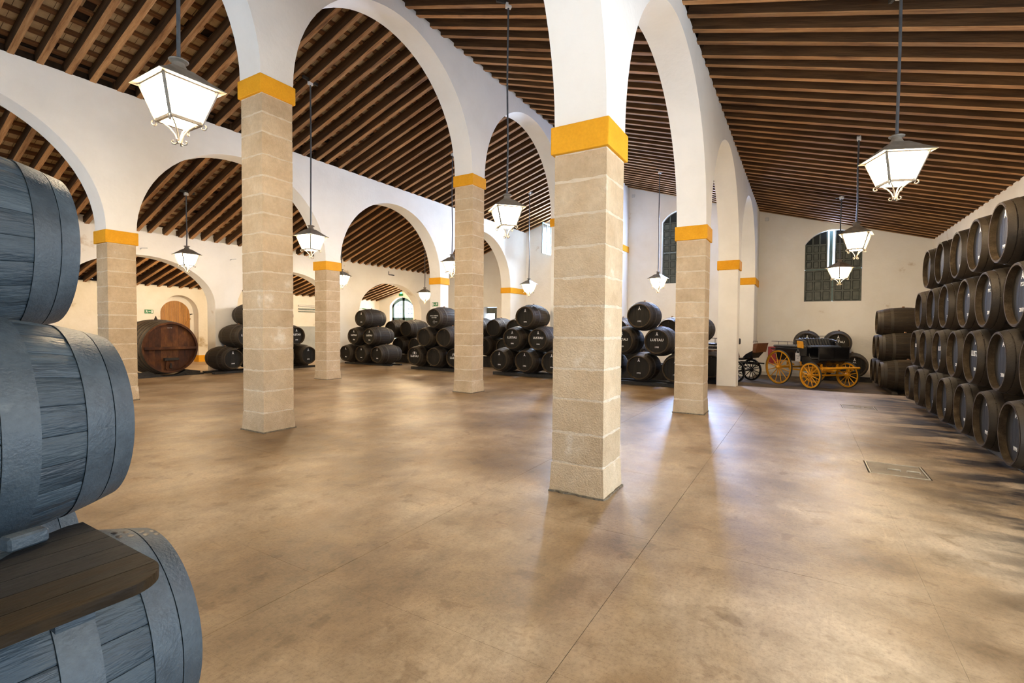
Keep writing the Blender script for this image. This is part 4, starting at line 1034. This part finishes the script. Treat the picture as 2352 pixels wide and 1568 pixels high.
# ------------------------------------------------------------------ carriages
def wheel(parent, r, m, mt, loc, nsp=12, name='wheel'):
    """wheel in the local XZ plane"""
    w_ = MB().lathe([(r - .062, -.022), (r - .012, -.024), (r - .012, .024), (r - .062, .022)], 40, 'Y', True).build(name, m, parent, True, loc)
    MB().lathe([(r - .013, -.02), (r + .004, -.021), (r + .008, 0), (r + .004, .021), (r - .013, .02)], 40, 'Y', True).build('tyre', mt, w_, True)
    for k in range(nsp):
        a = 2 * PI * (k + .5) / nsp; c, s_ = math.cos(a), math.sin(a)
        MB().tube([(.05 * c, 0, .05 * s_), ((r - .05) * c, .0, (r - .05) * s_)], [.017, .012], 6).build('spoke', m, w_, True)
    MB().lathe([(.001, -.10), (.035, -.10), (.05, -.075), (.06, -.03), (.06, .03), (.05, .08), (.001, .09)], 16, 'Y').build('hub', m, w_, True)
    return w_
HD = math.atan2(-.70, -.72)
cg = thing('horse_carriage', 'black horse carriage with bright yellow wheels and tufted seat on the earth floor', 'carriage', (18.98, .17, SUNK), HD)
# local: +x forward, rear axle x=0, front axle x=1.28
RWh, FWh = .565, .40
for y in (-.71, .71): wheel(cg, RWh, M['cyellow'], M['rubber'], (0, y, RWh + .01), 12, 'rear_wheel')
for y in (-.70, .70): wheel(cg, FWh, M['cyellow'], M['rubber'], (1.28, y, FWh + .01), 12, 'front_wheel')
MB().tube([(0, -.7, RWh + .01), (0, .7, RWh + .01)], .03, 8).build('rear_axle', M['cyellow'], cg, True)
MB().tube([(1.28, -.7, FWh + .01), (1.28, .7, FWh + .01)], .03, 8).build('front_axle', M['cyellow'], cg, True)
def elliptic(cx, y, cz, L_, h, along='x'):
    mb = MB()
    for s_ in (-1, 1):
        pts = []
        for k in range(9):
            t = -1 + k / 4; o_ = s_ * h * (1 - t * t)
            pts.append((cx + L_ * t, y, cz + o_) if along == 'x' else (cx, y + L_ * t, cz + o_))
        for a, b in zip(pts, pts[1:]): mb.bar(a, b, .045, .022)
    return mb
for y in (-.52, .52):
    elliptic(.02, y, RWh + .13, .42, .09).build('spring', M['cyellow'], cg); elliptic(1.28, y, FWh + .19, .36, .08).build('spring', M['cyellow'], cg)
for y in (-.18, .18): MB().bar((.0, y * 1.6, .52), (1.28, y, .50), .05, .05).build('perch', M['cyellow'], cg)
for x_, y_, z_ in ((.05, .4, .78), (.05, -.4, .78), (1.28, .3, .70), (1.28, -.3, .70)): MB().bar((x_, y_, z_ - .14), (x_, y_, z_ + .06), .05, .04, (1, 0, 0)).build('body_iron', M['cyellow'], cg)
MB().lathe([(.22, .0), (.28, .0), (.28, .03), (.22, .03)], 28, 'Z', True).build('turntable', M['cyellow'], cg, True, (1.28, 0, .62))
for y in (-.3, .3): MB().bar((1.0, y, .60), (1.74, y * .8, .60), .055, .05).build('futchell', M['cyellow'], cg)
MB().tube([(1.72, -.70, .66), (1.72, .66, .66)], .035, 8).build('splinter_bar', M['cyellow'], cg, True)
for y in (-.62, .62): MB().tube([(1.72, y * .95, .66), (1.28, y * .55, .52)], .018, 6).build('brace', M['cyellow'], cg, True)
MB().tube([(1.7, 0, .6), (1.84, 0, .62)], .03, 8).build('pole_socket', M['black_iron'], cg, True)
BZ = .18
me = MB().prism([(-.42, .62 + BZ), (.72, .62 + BZ), (.74, 1.04 + BZ), (-.46, 1.04 + BZ)], -.46, .46, 'Y').mesh('rear_box', M['cblack']); bevel(me, .02, 2); put('rear_box', me, cg)
me = MB().box(-.50, .60, -.5, .5, 1.05 + BZ, 1.13 + BZ).mesh('rear_seat', M['leather']); bevel(me, .03, 2); put('rear_seat', me, cg)
for y in (-.47, .47): MB().tube([(-.60, y, 1.24 + BZ), (.3, y, 1.24 + BZ), (.42, y, 1.21 + BZ), (.44, y, 1.12 + BZ)], .009, 6).build('seat_rail', M['black_iron'], cg, True)
for x in (-.3, .1):
    for y in (-.47, .47): MB().tube([(x, y, 1.12 + BZ), (x, y, 1.24 + BZ)], .007, 6).build('rail_post', M['black_iron'], cg)
MB().bar((-.66, 0, .98 + BZ), (-.3, 0, .98 + BZ), .9, .03).build('tail_board', M['cblack'], cg)
# driver's bench, wider than the box
me = MB().prism([(.74, .98), (1.02, .98), (1.04, 1.30), (.72, 1.30)], -.60, .60, 'Y').mesh('bench_box', M['cblack']); bevel(me, .02, 2); put('bench_box', me, cg)
me = MB().box(.74, 1.16, -.58, .58, 1.24, 1.32).mesh('bench_cushion', M['leather']); bevel(me, .035, 2); put('bench_cushion', me, cg)
for y, m_ in ((-.61, 'cyellow'), (.61, 'cblack')):
    me = MB().prism([(.67, 1.25), (.90, 1.23), (.88, 1.45), (.64, 1.47)], y - .012, y + .012, 'Y').mesh('seat_side', M[m_]); put('seat_side', me, cg)
    MB().tube([(.60, y, 1.50), (.78, y, 1.50), (.94, y, 1.46), (1.0, y, 1.30)], .028, 8).build('arm_rail', M['leather'], cg, True)
for k in range(11):
    y = -.55 + .11 * k
    MB().tube([(.76, y, 1.28), (.70, y, 1.38), (.655, y, 1.50), (.68, y, 1.55)], [.045, .056, .054, .03], 8).build('backrest_roll', M['leather'], cg, True)
MB().tube([(.58, -.58, 1.62), (.58, .58, 1.62)], .008, 6).build('back_rail', M['black_iron'], cg, True)
for y in (-.58, .58): MB().tube([(.58, y, 1.62), (.64, y, 1.5)], .008, 6).build('rail_post', M['black_iron'], cg, True)
cur = [(.74 + .62 * math.sin(a_), 1.24 - .46 * (1 - math.cos(a_)) * 0 - .50 * math.sin(a_) ** 2) for a_ in [PI / 2 * k / 8 for k in range(9)]]
me = MB().prism([(.72, .72), (1.0, .66), (1.22, .70), (1.36, .80), (1.40, .92), (1.24, .86), (1.10, .90), (1.02, 1.0), (.98, 1.2), (.72, 1.2)], -.50, .50, 'Y').mesh('boot', M['cblack']); bevel(me, .012); put('boot', me, cg)
for y in (-.505, .505): MB().tube([(1.0, y, 1.2), (1.03, y, 1.0), (1.12, y, .88), (1.26, y, .83), (1.4, y, .90)], .012, 6).build('side_moulding', M['cblack'], cg, True)
MB().box(1.1, 1.44, -.52, .52, .86, .89).build('foot_board', M['cblack'], cg)
for k in range(2): MB().box(1.425, 1.445, -.56 + .56 * k + .006, -.56 + .56 * (k + 1) - .006, .91, 1.27).build('dash_panel', M['cblack'], cg)
MB().tube([(1.44, -.57, .90), (1.44, .57, .90), (1.44, .57, 1.29), (1.44, -.57, 1.29)], .014, 6, True).build('dash_frame', M['black_iron'], cg, True)
MB().tube([(1.1, -.52, .80), (1.3, -.56, .72), (1.38, -.56, .62)], .015, 6).build('step', M['black_iron'], cg, True)
tgc = thing('hanging_card', 'white card hanging on a string from the carriage side', 'sign', (18.98, .17, SUNK), HD)
MB().box(.46, .66, -.492, -.487, .80, 1.07).build('card', M['paper'], tgc)
MB().tube([(.49, -.49, 1.07), (.56, -.492, 1.19), (.63, -.49, 1.07)], .005, 5).build('string', M['paper'], tgc)
for z, s_, tx in ((.97, .028, 'PROHIBIDO'), (.90, .024, 'SUBIR')):
    o = put('lettering', text_mesh(tx, s_, M['text_dark']), tgc); o.matrix_local = Matrix.Translation((.56, -.494, z)) @ Matrix(((1, 0, 0), (0, 0, -1), (0, 1, 0))).to_4x4()
# second, dark carriage behind the white pillar
c2 = thing('horse_carriage', 'dark brown and black horse carriage half hidden behind the white plaster pillar', 'carriage', (19.0, 2.9, SUNK), math.radians(-109))
c2.scale = (.9, 1, 1)
for y in (-.68, .68): wheel(c2, .50, M['cblack'], M['rubber'], (0, y, .51), 12, 'rear_wheel')
for y in (-.62, .62): wheel(c2, .38, M['cblack'], M['rubber'], (1.35, y, .39), 12, 'front_wheel')
MB().tube([(0, -.68, .51), (0, .68, .51)], .03, 8).build('rear_axle', M['cblack'], c2, True); MB().tube([(1.35, -.62, .39), (1.35, .62, .39)], .03, 8).build('front_axle', M['cblack'], c2, True)
for y in (-.5, .5): elliptic(0, y, .64, .4, .07).build('spring', M['cblack'], c2); elliptic(1.35, y, .56, .34, .07).build('spring', M['cblack'], c2)
for k in range(6): MB().box(-.55, .6, -.5, .5, .74 + .055 * k, .785 + .055 * k).build('body_slat', M['cbrown'], c2)
for z in (1.12, 1.17): MB().box(-.62, .62, -.54, .54, z, z + .03).build('body_rail', M['cblack'], c2)
me = MB().box(-.5, .5, -.5, .5, 1.24, 1.32).mesh('rear_seat', M['leather']); bevel(me, .03, 2); put('rear_seat', me, c2)
for x in (-.45, .45): MB().tube([(x, -.45, 1.18), (x, -.45, 1.5)], .01, 6).build('rail_post', M['black_iron'], c2)
MB().tube([(-.55, -.5, 1.5), (.6, -.5, 1.5)], .012, 6).build('seat_rail', M['black_iron'], c2)
MB().box(.55, 1.5, -.42, .42, .78, .84).build('foot_board', M['cblack'], c2)
me = MB().prism([(.85, .84), (1.0, .84), (.86, 1.3), (.74, 1.3)], -.4, .4, 'Y').mesh('driver_seat', M['cbrown']); put('driver_seat', me, c2)
me = MB().box(.72, 1.02, -.44, .44, 1.28, 1.5).mesh('folded_hood', M['leather']); bevel(me, .06, 3); put('folded_hood', me, c2)
me = MB().prism([(1.5, .86), (1.62, .98), (1.95, 1.15), (2.0, 1.15), (1.72, .84)], -.4, .4, 'Y').mesh('toe_board', M['cblack']); put('toe_board', me, c2)
me = MB().prism([(1.88, 1.05), (1.98, 1.05), (2.06, 1.36), (1.9, 1.34)], -.42, .42, 'Y').mesh('dash_board', M['cbrown']); put('dash_board', me, c2)
MB().tube([(1.9, -.42, 1.36), (1.9, -.42, 1.43), (2.05, -.42, 1.43), (2.06, -.42, 1.36)], .008, 6).build('dash_rail', M['black_iron'], c2)
for y in (-.25, .25): MB().bar((1.1, y, .68), (2.0, y, .66), .05, .045).build('shaft', M['cblack'], c2)
